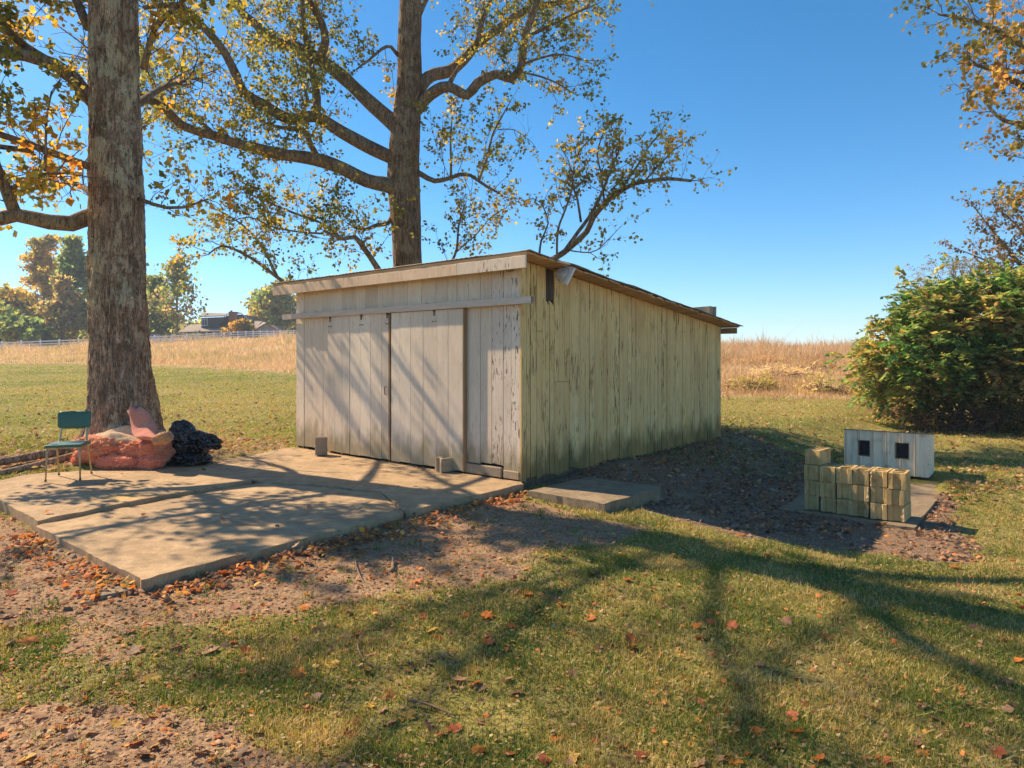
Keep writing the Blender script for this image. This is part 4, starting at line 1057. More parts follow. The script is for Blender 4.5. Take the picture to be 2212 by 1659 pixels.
# ------------------------------------------------------------------ the big near trunk
def build_near_tree():
    Y = TRUNK[1]; base = (TRUNK[0], TRUNK[1], 0.0)
    T = Tree('tulip_tree', 'huge near tree with a lichen-spotted furrowed trunk beside the green chair', base, None, 11, M['bark2'])
    prof = [(990, 270, 250), (960, 271, 212), (930, 271, 186), (900, 269, 170), (850, 265, 155), (800, 261, 143), (750, 258, 137), (600, 254, 128), (400, 250.5, 122), (200, 248, 114), (0, 246, 107), (-200, 246, 98)]
    zs = np.array([EYE - (p[0] - HY) / FOC * Y for p in prof]); cxs = np.array([(p[1] - CX) / FOC * Y for p in prof]); rs = np.array([p[2] / 2 / FOC * Y * 0.81 for p in prof])
    zs = np.concatenate([zs, [13.0, 18.0, 22.0]]); cxs = np.concatenate([cxs, [-6.3, -6.2, -6.0]]); rs = np.concatenate([rs, [0.28, 0.15, 0.05]])
    zr = np.concatenate([np.linspace(-0.15, 7.8, 400), np.linspace(7.9, 22, 60)]); na = 190
    th = np.linspace(0, 2 * math.pi, na, endpoint=False)
    Z, TH = np.meshgrid(zr, th, indexing='ij')
    RAD = np.interp(Z, zs, rs); CXX = np.interp(Z, zs, cxs)
    fl = np.clip(1 - Z / 0.95, 0, 1) ** 2
    RAD = RAD * (1 + fl * 0.22 * np.cos(5 * TH + 0.8) + fl * 0.10 * np.cos(9 * TH))
    arc = TH * 0.5
    ca, sa = np.cos(TH), np.sin(TH)
    q = np.stack([ca * 7.5, sa * 7.5, Z * 1.5], -1)
    warp = (fbm(np.stack([ca * 2.5, sa * 2.5, Z * 1.2], -1), 90, 3) - 0.5) * 2.2
    q[..., 0] += warp; q[..., 1] += warp
    rid = 1 - np.abs(fbm(q, 91, 3) - 0.5) * 3.6
    fine = fbm(np.stack([ca * 22, sa * 22, Z * 6], -1), 95, 3) - 0.5
    lump = fbm(np.stack([ca * 1.6, sa * 1.6, Z * 0.8], -1), 97, 3) - 0.5
    RAD = RAD + 0.045 * (rid - 0.5) + 0.05 * fine + 0.05 * lump
    X = CXX + RAD * ca; Yv = TRUNK[1] + RAD * sa
    V = np.stack([X, Yv, Z], -1).reshape(-1, 3) - np.array(base)
    nz = len(zr); i = np.arange((nz - 1) * na); r, c = i // na, i % na; c2 = (c + 1) % na
    np_mesh('trunk', V, np.stack([r * na + c, r * na + c2, (r + 1) * na + c2, (r + 1) * na + c], 1), M['bark'], T.root, True)
    for pts, r0 in (([(-6.5, 10.5, 0.24), (-7.2, 10.1, 0.12), (-7.9, 9.7, 0.02), (-8.7, 9.3, -0.06)], 0.075), ([(-6.5, 10.65, 0.22), (-7.3, 10.6, 0.10), (-8.2, 10.3, 0.02), (-9.2, 10.2, -0.03)], 0.06),
                    ([(-6.3, 10.3, 0.20), (-6.7, 9.8, 0.08), (-7.2, 9.4, -0.02), (-7.8, 9.1, -0.09)], 0.06), ([(-5.7, 10.4, 0.2), (-5.2, 10.2, 0.14), (-4.7, 10.3, 0.04), (-4.2, 10.5, -0.08)], 0.06)):
        c = spline(pts, 0.08); MB().tube(c - T.base, list(np.linspace(r0, r0 * 0.45, len(c)) * (0.85 + 0.3 * fbm(c * 6, 3, 2))), 10).build('root', M['bark'], T.root, True)
    L = []
    def lm(pts, r0, r1, **k):
        c = T.limb([P(*p) for p in pts], r0, r1); T.sprout(c, **k); return c
    dens = dict(gap=0.16, length=(0.6, 1.7), sub=(0.2, 0.5), subgap=0.11, leaves=10.0, rad=0.010)
    lm([(215, 462, 10.80), (188, 470, 10.71), (154, 483, 10.61), (107, 480, 10.42), (36, 465, 10.24), (0, 473, 10.14), (-90, 470, 9.95), (-260, 430, 9.67)], 0.13, 0.06, start=0.45, **dens)
    lm([(34, 464, 10.24), (18, 422, 10.14), (0, 376, 10.05), (-25, 320, 9.95), (-60, 220, 9.77)], 0.085, 0.03, start=0.1, **dens)
    lm([(27, 405, 10.14), (64, 390, 9.95), (107, 376, 9.86), (140, 374, 9.77)], 0.035, 0.015, start=0.05, **dens)
    lm([(205, 225, 10.80), (190, 208, 10.71), (158, 168, 10.52), (118, 140, 10.33), (54, 118, 10.05), (0, 111, 9.86), (-90, 90, 9.58), (-250, 40, 9.8)], 0.11, 0.05, start=0.3, **dens)
    lm([(104, 132, 10.24), (54, 100, 10.24), (18, 68, 10.33), (-30, 30, 10.42), (-110, -60, 10.52)], 0.07, 0.03, start=0.05, **dens)
    lm([(97, 370, 9.86), (100, 300, 9.86), (102, 251, 9.86), (111, 197, 9.91)], 0.018, 0.012, start=0.05, **dens)
    lm([(300, 430, 10.71), (330, 440, 10.52), (358, 447, 10.42), (394, 446, 10.33), (447, 426, 10.14)], 0.035, 0.012, start=0.15, gap=0.2, length=(0.4, 0.9), sub=(0.18, 0.4), subgap=0.14, leaves=4.5, rad=0.007)
    lm([(310, 150, 10.71), (335, 60, 10.52), (380, 15, 10.33), (440, -40, 10.14)], 0.05, 0.02, start=0.1, **dens)
    lm([(190, 60, 10.80), (150, -30, 10.99), (90, -110, 11.18), (0, -200, 12.1)], 0.07, 0.03, start=0.05, **dens)
    # limbs running back behind the bole and out to the left; their shade falls on the doors and the slab
    for pts, r0, st in (([(-6.3, 11.0, 4.6), (-7.0, 12.3, 5.3), (-7.8, 13.8, 6.0), (-8.8, 15.4, 6.8)], 0.07, 0.3), ([(-6.2, 11.1, 5.6), (-6.6, 12.8, 6.6), (-6.9, 14.4, 7.4), (-7.2, 16.0, 8.2)], 0.07, 0.3), ([(-6.4, 10.9, 3.9), (-7.6, 12.2, 4.6), (-9.0, 13.5, 5.2), (-10.2, 14.6, 5.9)], 0.07, 0.35),
                        ([(-6.3, 11.0, 6.3), (-7.6, 12.6, 7.0), (-8.8, 14.4, 7.7), (-9.8, 16.0, 8.6)], 0.07, 0.3), ([(-6.4, 10.6, 4.5), (-7.6, 10.0, 4.9), (-8.9, 9.3, 5.2), (-10.2, 8.7, 5.7)], 0.06, 0.5), ([(-7.2, 10.3, 4.7), (-8.2, 9.0, 4.6), (-9.0, 7.8, 4.8), (-9.8, 6.6, 5.2)], 0.04, 0.5)):
        c = T.limb([np.array(q) for q in pts], r0, 0.015); T.sprout(c, start=st, gap=0.26, length=(0.7, 1.7), sub=(0.25, 0.6), subgap=0.2, leaves=3.2, rad=0.016, bare=0.25)
    # limbs above and beside the frame: they throw the shadows across the lawn
    rng = T.rng
    big = dict(gap=0.5, length=(1.0, 2.2), sub=(0.4, 0.9), subgap=0.24, leaves=4.5, rad=0.022, start=0.22)
    for k in range(15):
        z0 = 8.4 + k * 0.8; a = k * 2.399 + 0.6; ln = 6.2 - 0.24 * k + rng.uniform(-0.6, 0.6)
        d = np.array([math.cos(a), math.sin(a), 0.0]); b0 = np.array([-6.25, 10.8, z0])
        ln = ln * (0.75 if d[0] + 1.7 * d[1] < 0 else 1.0); pts = [b0, b0 + d * ln * 0.3 + [0, 0, ln * 0.30], b0 + d * ln * 0.62 + [0, 0, ln * 0.62] + rng.normal(0, 0.25, 3), b0 + d * ln * 0.9 + [0, 0, ln * 1.0]]
        T.sprout(T.limb(pts, 0.12 - 0.004 * k, 0.03), **big)
    for z0, d, ln in ((8.0, (-0.72, -0.69, 0.1), 5.6), (8.6, (-0.95, -0.2, 0.2), 6.0), (8.3, (-0.5, -0.86, 0.2), 5.0), (9.4, (-0.85, -0.5, 0.3), 6.5), (9.0, (-0.2, -0.97, 0.3), 4.6)):
        d = np.array(d); b0 = np.array([-6.25, 10.8, z0]) + d * 0.3
        T.sprout(T.limb([b0, b0 + d * ln * 0.35 + [0, 0, 0.1], b0 + d * ln * 0.7 + [0, 0, 0.5], b0 + d * ln + [0, 0, 1.2]], 0.045, 0.015), **big)
    for i in range(len(T.lp)):          # no leaves sprout straight out of the bole
        p = T.lp[i]; k = ~((np.abs(p[:, 0] / p[:, 1] + 0.578) < 0.052) & (p[:, 1] < 11.2) & (p[:, 2] < 8.2)); T.lp[i] = p[k]; T.ld[i] = T.ld[i][k]
    return T.finish(PAL_TULIP, (0.065, 0.12), 5)
n_a = build_near_tree()

def build_mid_tree():
    Y = MIDT[1]; base = (MIDT[0], MIDT[1], 0.1)
    T = Tree('tulip_tree', 'tall spreading autumn tree rising behind the shed roof', base, None, 23)
    k_ = Y / FOC / 2
    tr = [P(882, 900, Y), P(880, 700, Y), P(880, 560, Y), P(877, 480, Y), P(872, 400, Y), P(872, 330, Y), P(878, 260, Y), P(884, 180, Y), P(885, 80, Y), P(887, 0, Y), P(885, -200, Y), P(890, -450, Y), P(884, -800, Y)]
    rad = np.array([84, 68, 61, 63, 68, 66, 58, 53, 49, 45, 34, 22, 8]) * k_
    c = spline(np.column_stack([tr, rad]), 0.06); rr = c[:, 3]; c = c[:, :3]
    na = 90; th = np.linspace(0, 2 * math.pi, na, endpoint=False)
    Z = c[:, 2][:, None] + 0 * th[None]; TH = th[None] + 0 * Z
    rid = 1 - np.abs(fbm(np.stack([np.cos(TH) * 6, np.sin(TH) * 6, Z * 1.3], -1), 191, 3) - 0.5) * 3.4
    RAD = rr[:, None] + 0.022 * (rid - 0.5) + 0.05 * (fbm(np.stack([np.cos(TH) * 1.5, np.sin(TH) * 1.5, Z * 0.9], -1), 197, 3) - 0.5)
    V = np.stack([c[:, 0][:, None] + RAD * np.cos(TH), c[:, 1][:, None] + RAD * np.sin(TH), Z], -1).reshape(-1, 3) - np.array(base)
    nz = len(c); i = np.arange((nz - 1) * na); r, cc = i // na, i % na; c2 = (cc + 1) % na
    np_mesh('trunk', V, np.stack([r * na + cc, r * na + c2, (r + 1) * na + c2, (r + 1) * na + cc], 1), M['bark_mid'], T.root, True)
    dens = dict(gap=0.23, length=(0.8, 2.6), sub=(0.3, 0.8), subgap=0.14, leaves=11.5, rad=0.009)
    def lm(pts, r0, r1, dy=0.0, start=0.15, **k):
        n = len(pts); pp = [P(a, b, Y + dy * i / (n - 1)) for i, (a, b) in enumerate(pts)]
        c = T.limb(pp, r0, r1, wob=0.03); o = dict(dens); o.update(k); T.sprout(c, start=start, **o); return c
    lm([(868, 412), (840, 400), (792, 390), (735, 362), (680, 344), (605, 333), (530, 315), (465, 294), (390, 268), (358, 236), (308, 211), (250, 190)], 0.21, 0.06, -3.0, 0.25)
    lm([(690, 346), (672, 315), (655, 281), (610, 276), (560, 262)], 0.09, 0.02, -1.0, 0.2)
    lm([(470, 296), (430, 262), (400, 240), (350, 220)], 0.07, 0.03, 0.5, 0.2)
    lm([(372, 250), (344, 205), (322, 165), (308, 130), (300, 80)], 0.06, 0.03, 0.5, 0.2)
    lm([(870, 352), (840, 338), (792, 315), (734, 283), (680, 251), (627, 258), (573, 229), (526, 200), (508, 158), (476, 100), (430, 47), (394, 14), (358, 11), (308, 18)], 0.20, 0.05, -2.0, 0.3)
    lm([(684, 252), (684, 210), (676, 160), (662, 90), (654, 20), (650, -60)], 0.12, 0.03, 0.6, 0.2)
    lm([(645, 256), (665, 215), (648, 170), (638, 130)], 0.05, 0.02, -0.6, 0.2)
    lm([(868, 285), (845, 262), (792, 215), (734, 161), (680, 122), (637, 100), (591, 90), (555, 54), (523, 29), (510, -10), (495, -80)], 0.22, 0.07, 1.6, 0.35)
    lm([(690, 125), (703, 90), (694, 47), (668, 0), (640, -70)], 0.12, 0.04, -0.8, 0.2)
    lm([(900, 238), (918, 215), (943, 195), (970, 187), (1009, 205), (1032, 180), (1072, 160), (1103, 172), (1122, 152), (1130, 117), (1134, 78), (1150, 31), (1165, -10), (1190, -80)], 0.16, 0.05, -1.5, 0.4)
    lm([(1125, 140), (1170, 125), (1215, 118), (1262, 130)], 0.04, 0.012, -0.4, 0.1, gap=0.28)
    lm([(1136, 80), (1180, 60), (1240, 30), (1290, 10)], 0.05, 0.015, -0.4, 0.1, gap=0.28)
    lm([(1122, 155), (1165, 165), (1205, 180), (1245, 205)], 0.03, 0.01, -0.8, 0.2, gap=0.3, length=(0.4, 1.0))
    lm([(900, 200), (920, 172), (940, 160), (970, 154), (1001, 129), (1032, 94), (1072, 66), (1114, 35), (1142, 20), (1189, 8), (1224, 4), (1280, -20)], 0.18, 0.04, 1.6, 0.3)
    lm([(970, 182), (985, 155), (1003, 128)], 0.07, 0.04, 0.3, 0.5)
    lm([(1030, 96), (1040, 50), (1060, 0), (1070, -70)], 0.08, 0.03, 0.5, 0.1)
    lm([(895, 368), (912, 378), (939, 391), (970, 385), (993, 377), (1017, 379), (1034, 391), (1052, 403), (1080, 418)], 0.075, 0.025, -1.0, 0.35)
    lm([(1034, 391), (1052, 340), (1064, 289), (1083, 254), (1099, 225)], 0.04, 0.012, -0.4, 0.1, gap=0.3, length=(0.5, 1.1), bare=0.35)
    lm([(1075, 280), (1110, 280), (1140, 300)], 0.015, 0.006, -0.3, 0.2, gap=0.3, length=(0.3, 0.7), bare=0.8)
    lm([(974, 383), (974, 340), (973, 300), (977, 254)], 0.04, 0.014, 0.3, 0.1, gap=0.3, length=(0.5, 1.1))
    lm([(850, 462), (838, 482), (814, 486), (786, 496), (760, 488)], 0.07, 0.03, -0.8, 0.4)
    lm([(868, 640), (830, 600), (800, 555), (786, 535), (767, 512), (743, 517), (700, 500)], 0.10, 0.03, -2.0, 0.35)
    lm([(740, 516), (690, 480), (640, 462), (590, 440), (540, 420)], 0.04, 0.015, -1.0, 0.1)
    lm([(700, 505), (640, 500), (590, 490), (540, 470), (500, 480)], 0.03, 0.012, -1.0, 0.1)
    lm([(868, 660), (790, 640), (700, 642), (640, 628), (600, 600), (560, 570), (520, 545), (480, 530), (450, 548)], 0.09, 0.015, -3.0, 0.35, gap=0.34, length=(0.6, 1.3))
    lm([(600, 600), (570, 540), (540, 500), (500, 470), (460, 450)], 0.04, 0.012, -1.0, 0.05, gap=0.3)
    lm([(860, 120), (845, 101), (825, 105), (798, 129), (770, 150)], 0.05, 0.02, -1.0, 0.2)
    lm([(905, 30), (925, -10), (960, -70)], 0.08, 0.04, 1.0, 0.2)
    lm([(885, 640), (960, 600), (976, 565), (986, 540), (990, 489), (1005, 440)], 0.05, 0.014, -1.2, 0.4, gap=0.26, length=(0.5, 1.2))
    lm([(985, 545), (1030, 505), (1060, 470), (1090, 450)], 0.02, 0.01, -0.8, 0.1, gap=0.26, length=(0.4, 0.9))
    # the low limb reaching out to the right over the roof
    c = lm([(890, 700), (960, 660), (1060, 630), (1140, 590), (1204, 555), (1240, 527), (1267, 500), (1282, 469), (1314, 434), (1353, 406), (1384, 394), (1443, 387), (1495, 391)], 0.12, 0.03, -3.2, 0.72, gap=0.17, length=(0.5, 1.1), leaves=6.5)
    Y -= 2.4
    rt = dict(gap=0.16, length=(0.45, 1.0), leaves=6.5, subgap=0.13, sub=(0.2, 0.42))
    lm([(1215, 548), (1250, 500), (1272, 470), (1300, 420), (1318, 370), (1340, 320)], 0.05, 0.015, -0.3, 0.35, **rt)
    lm([(1165, 585), (1165, 559), (1169, 520), (1185, 481), (1170, 440)], 0.03, 0.012, 0.3, 0.35, **rt)
    lm([(1203, 570), (1205, 500), (1222, 450), (1238, 391), (1225, 340)], 0.03, 0.012, -0.3, 0.4, **rt)
    lm([(1255, 480), (1247, 430), (1236, 391), (1250, 330), (1290, 285)], 0.028, 0.01, -0.5, 0.2, **rt)
    lm([(1306, 440), (1298, 372), (1290, 330), (1310, 270)], 0.025, 0.01, 0.5, 0.1, **rt)
    lm([(1340, 412), (1375, 360), (1400, 320), (1430, 285)], 0.03, 0.01, 0.4, 0.1, **rt)
    lm([(1390, 394), (1430, 350), (1460, 320), (1485, 305)], 0.025, 0.01, -0.4, 0.1, **rt)
    lm([(1225, 540), (1260, 545), (1290, 540), (1330, 500)], 0.018, 0.008, -0.4, 0.1, gap=0.22, length=(0.3, 0.6))
    rng = T.rng
    big = dict(gap=0.55, length=(1.0, 2.2), sub=(0.4, 0.9), subgap=0.26, leaves=4.0, rad=0.022, start=0.2)
    for k in range(12):
        z0 = 11.5 + k * 0.8; a = k * 2.399 + 1.1; ln = 6.5 - 0.33 * k
        d = np.array([math.cos(a), math.sin(a), 0.0]); b0 = np.array([-2.8, MIDT[1], z0])
        T.sprout(T.limb([b0, b0 + d * ln * 0.3 + [0, 0, ln * 0.2], b0 + d * ln * 0.65 + [0, 0, ln * 0.36], b0 + d * ln + [0, 0, ln * 0.5]], 0.12 - 0.005 * k, 0.03), **big)
    return T.finish(PAL_MID, (0.065, 0.115), 9)
n_b = build_mid_tree()

def build_right_tree():
    Y = 13.5; b0 = P(2560, 980, Y); b0 = (b0[0], b0[1], -0.35)
    T = Tree('maple_tree', 'olive and orange tree reaching in at the upper right corner', b0, None, 37)
    t = [(b0[0], Y, -0.4), (b0[0] - 0.1, Y, 3.0), (b0[0] - 0.2, Y, 6.0), (b0[0] - 0.1, Y, 10), (b0[0], Y, 14.0)]
    T.limb(t, 0.42, 0.08, 'trunk', 16)
    dn = dict(gap=0.24, length=(0.7, 1.4), sub=(0.25, 0.55), subgap=0.13, leaves=10, rad=0.010, up=0.12, fwd=0.9)
    for pts, dy in (([(2540, 330), (2330, 180), (2180, 80), (2080, 40), (2030, 30)], 0), ([(2540, 380), (2330, 250), (2220, 190), (2140, 150), (2100, 140)], -1.2), ([(2540, 420), (2350, 310), (2240, 270), (2170, 262), (2120, 215)], 0.8),
                    ([(2540, 460), (2360, 400), (2290, 365), (2240, 340)], 0), ([(2540, 500), (2360, 440), (2280, 420), (2240, 395)], -0.8), ([(2540, 200), (2350, 60), (2200, -20), (2120, -40)], 0.6), ([(2540, 260), (2330, 110), (2220, 60), (2150, 90)], 1.6),
                    ([(2540, 290), (2350, 200), (2260, 150), (2190, 160)], -2.0), ([(2540, 100), (2400, -40), (2250, -110), (2150, -140)], 0.4)):
        n = len(pts); T.sprout(T.limb([P(a, b, Y + dy * i / (n - 1)) for i, (a, b) in enumerate(pts)], 0.11, 0.02), start=0.3, **dn)
    for k in range(9):
        z0 = 5 + k * 0.9; a = k * 2.399 - 1.0; ln = 5.0 - 0.2 * k; d = np.array([abs(math.cos(a)), math.sin(a), 0]); p0 = np.array([b0[0] - 0.1, Y, z0])
        T.sprout(T.limb([p0, p0 + d * ln * 0.5 + [0, 0, 0.9], p0 + d * ln + [0, 0, 1.8]], 0.1, 0.03), gap=0.6, length=(1.0, 2.0), sub=(0.4, 0.8), subgap=0.3, leaves=4, rad=0.02, start=0.2)
    T.finish([(0.18, 0.18, 0.05), (0.24, 0.22, 0.06), (0.30, 0.25, 0.065), (0.38, 0.28, 0.07), (0.42, 0.27, 0.07), (0.52, 0.31, 0.06), (0.44, 0.22, 0.08)], (0.07, 0.12), 13, 0.42)
    # further tree behind the thicket
    Y = 27.0; b0 = P(2290, 900, Y); b0 = (b0[0], b0[1], hgt(b0[0], Y))
    T = Tree('loose_brown_tree', 'loose brownish tree at the right edge behind the green thicket', b0, None, 41)
    T.limb([b0, P(2280, 700, Y), P(2262, 560, Y), P(2250, 420, Y)], 0.22, 0.05, 'trunk', 10)
    dn = dict(gap=0.34, length=(0.7, 1.6), sub=(0.3, 0.6), subgap=0.17, leaves=10, rad=0.012, up=0.2, fwd=0.9)
    for pts in ([(2275, 660), (2220, 590), (2170, 530), (2130, 480), (2105, 450)], [(2280, 690), (2210, 620), (2150, 575), (2100, 550), (2075, 540)], [(2265, 590), (2220, 520), (2190, 480), (2160, 455)], [(2260, 560), (2235, 480), (2215, 430)], [(2285, 720), (2220, 680), (2170, 640), (2140, 600)], [(2280, 640), (2340, 560), (2400, 500)], [(2270, 600), (2200, 590), (2160, 560)], [(2270, 640), (2230, 600), (2190, 560), (2170, 520)]):
        T.sprout(T.limb([P(a, b, Y) for a, b in pts], 0.07, 0.015), start=0.2, **dn)
    T.finish([(0.11, 0.09, 0.035), (0.16, 0.125, 0.045), (0.22, 0.15, 0.05), (0.28, 0.16, 0.06), (0.14, 0.12, 0.04)], (0.10, 0.17), 17, 0.34)
build_right_tree()

# ------------------------------------------------------------------ thicket on the right
def fronds(name, label, base, ells, nf, pal, seed, leaflet=(0.10, 0.17), pairs=7, flen=(0.35, 0.6), width=0.17, cat='bush', stems=16, shell=0.75, group=None, mat=None):
    rng = np.random.default_rng(seed); b = np.array(base, float)
    root = empty(name, base); tag(root, label, cat, group)
    vol = np.array([e[3] * e[4] * e[5] for e in ells]) ** 0.75; pick = rng.choice(len(ells), nf, p=vol / vol.sum())
    E = np.array([[e[0], e[1], e[2], e[3], e[4], e[5]] for e in ells])[pick]
    u_ = unit(rng.normal(size=(nf, 3))); r = rng.uniform(0, 1, nf) ** (1 / 3) * (1 - shell) + shell
    r = r * (0.52 + 0.92 * fbm(u_ * 2.4 + pick[:, None] * 7.3, seed, 3))
    p0 = E[:, :3] + u_ * E[:, 3:] * r[:, None]
    p0 = p0 + u_ * (rng.uniform(0, 1, nf) < 0.07)[:, None] * rng.uniform(0.2, 0.7, (nf, 1))
    keep = p0[:, 2] > b[2] + 0.05; p0 = p0[keep]; u_ = u_[keep]; n = len(p0)
    d = unit(u_ + rng.normal(0, 0.45, (n, 3)) + [0, 0, 0.15]); L = rng.uniform(*flen, n)
    P_, D_, N_2, S_ = [], [], [], []
    side = unit(np.cross(d, [0, 0, 1.0]) + rng.normal(0, 0.25, (n, 3)))
    for k in range(pairs):
        f = (k + 0.6) / pairs; droop = np.array([0, 0, -1.0]) * (L * f * f * 0.45)[:, None]
        q = p0 + d * (L * f)[:, None] + droop
        for sg in (-1, 1):
            P_.append(q); D_.append(side * sg * 1.0 + d * 0.55 + [0, 0, -0.35] + rng.normal(0, 0.18, (n, 3))); N_2.append(np.tile([[0, 0, 1.0]], (n, 1)) + rng.normal(0, 0.5, (n, 3))); S_.append(rng.uniform(*leaflet, n) * (1 - 0.35 * abs(f - 0.5)))
    pp = np.concatenate(P_); nn_ = len(pp)
    leaf_mesh('foliage', pp - b, np.concatenate(D_), np.concatenate(N_2), np.concatenate(S_), pick_cols(np.tile(p0, (pairs * 2, 1)), pal, seed, 1.6, 0.8, rng), mat or M['leaf'], root, width, 0.06)
    mb = MB()
    for k in range(stems):
        e = E[rng.integers(len(E))]; tgt = np.array(e[:3]) + rng.normal(0, 0.4, 3) * np.array(e[3:]); s0 = b + np.array([rng.normal(0, 0.5), rng.normal(0, 0.3), 0])
        s0[2] = hgt(s0[0], s0[1]) - 0.05
        md = (s0 + tgt) / 2 + rng.normal(0, 0.15, 3); c = spline([s0, md, tgt], 0.3); mb.tube(c - b, list(np.linspace(0.045, 0.012, len(c))), 5, False)
    idx = rng.choice(n, min(n, 220), False)
    for i in idx:
        a = p0[i] - u_[i] * 0.7 - [0, 0, 0.25]; mb.tube([a - b, p0[i] - b], [0.012, 0.006], 3, False)
    mb.build('stems', M['twig'], root)['kind'] = 'stuff'
    return root
def EL(px, py, Y, rx, ry, rz_): q = P(px, py, Y); return (q[0], q[1], q[2], rx, ry, rz_)
PAL_SUM = [(0.08, 0.20, 0.06), (0.10, 0.23, 0.065), (0.16, 0.27, 0.08), (0.25, 0.32, 0.10), (0.36, 0.37, 0.12), (0.44, 0.40, 0.14), (0.44, 0.29, 0.13)]
q = P(2090, 930, 18.6)
fronds('sumac_bush', 'large glossy green bush with drooping leaflets at the right edge', (q[0], q[1], hgt(q[0], q[1])),
       [EL(2075, 705, 18.6, 1.75, 1.4, 1.2), EL(1985, 765, 18.2, 1.25, 1.1, 1.05), EL(2200, 705, 19.0, 1.9, 1.4, 1.4), EL(1925, 815, 18.0, 0.7, 0.7, 0.55), EL(2120, 800, 17.8, 1.5, 1.0, 0.85), EL(1895, 780, 18.4, 0.55, 0.6, 0.45), EL(2010, 675, 18.8, 0.8, 0.8, 0.75)], 2400, PAL_SUM, 5, (0.15, 0.26), 6, width=0.27, stems=18, shell=0.5)
q = P(2330, 930, 18.0)
fronds('sumac_bush', 'yellow-green bush cut off by the right edge beside the large glossy bush', (q[0], q[1], hgt(q[0], q[1])),
       [EL(2300, 720, 18.0, 1.5, 1.3, 1.7), EL(2240, 830, 17.0, 1.0, 0.9, 0.8)], 1000, PAL_SUM[2:] + [(0.22, 0.2, 0.05)], 8, (0.14, 0.23), 7, width=0.21, stems=14, shell=0.55)
q = P(2060, 900, 22.5)
fronds('goldenrod_thicket', 'feathery olive-gold shrub top showing above the large green bush', (q[0], q[1], hgt(q[0], q[1])),
       [EL(2060, 640, 22.5, 1.2, 0.9, 1.2), EL(2110, 660, 22.5, 1.1, 0.9, 1.2), EL(2015, 690, 22.5, 0.9, 0.8, 0.9)], 900, [(0.20, 0.165, 0.05), (0.27, 0.20, 0.06), (0.15, 0.14, 0.045), (0.33, 0.24, 0.08)], 12, (0.07, 0.13), 7, (0.3, 0.6), 0.16)
q = P(2120, 935, 17.2)
fronds('bramble_thicket', 'dark tangled undergrowth at the foot of the large green bush', (q[0], q[1], hgt(q[0], q[1])),
       [EL(2060, 890, 17.3, 0.9, 0.7, 0.42), EL(2150, 880, 17.0, 1.1, 0.8, 0.55), EL(2250, 880, 16.8, 1.0, 0.8, 0.6), EL(1990, 905, 17.4, 0.5, 0.5, 0.25)], 620, [(0.025, 0.022, 0.014), (0.05, 0.04, 0.02), (0.06, 0.075, 0.025), (0.14, 0.075, 0.04), (0.09, 0.05, 0.03)], 15, (0.05, 0.10), 6, (0.25, 0.5), 0.22, shell=0.3)
q = P(1935, 895, 20.0)
fronds('dead_weeds', 'heap of dead reddish-brown weeds left of the green bush', (q[0], q[1], hgt(q[0], q[1])),
       [EL(1925, 895, 20.2, 1.0, 0.9, 0.26), EL(1985, 900, 19.0, 0.8, 0.7, 0.24), EL(1880, 880, 21.5, 0.8, 0.6, 0.25)], 420, [(0.30, 0.17, 0.09), (0.24, 0.12, 0.07), (0.38, 0.24, 0.13)], 19, (0.07, 0.14), 6, (0.2, 0.45), 0.14, shell=0.2, cat='weeds')

for k_, (px, py, Y, rx, lab) in enumerate(((1690, 812, 34, 1.6, 'straw-coloured mound of collapsed weeds in the right field'), (1650, 790, 48, 1.8, 'rusty weed clump high in the right field behind the shed'), (1760, 800, 40, 1.5, 'rusty weed clump in the right field nearest the green bush'), (1620, 850, 27, 0.9, 'olive weed clump at the field edge beside the shed corner'), (1790, 850, 26, 1.1, 'green and straw weed clump at the field edge left of the bush'))):
    x_, y_, _ = P(px, py, Y); h_ = hgt(x_, y_)
    fronds('weed_clump', lab, (x_, y_, h_), [(x_, y_, h_ + 0.22, rx, rx * 0.7, 0.36), (x_ + rx * 0.7, y_ + 0.3, h_ + 0.15, rx * 0.6, rx * 0.6, 0.3)], 170, [[(0.66, 0.50, 0.30), (0.74, 0.58, 0.36)], [(0.42, 0.26, 0.14), (0.50, 0.34, 0.19)], [(0.42, 0.26, 0.14), (0.40, 0.30, 0.15)], [(0.36, 0.34, 0.12), (0.52, 0.40, 0.18)], [(0.30, 0.34, 0.11), (0.60, 0.44, 0.22)]][k_], 80 + k_, (0.10, 0.22), 6, (0.3, 0.6), 0.12, cat='weeds', stems=6, shell=0.1, group='weed clumps in the right field')
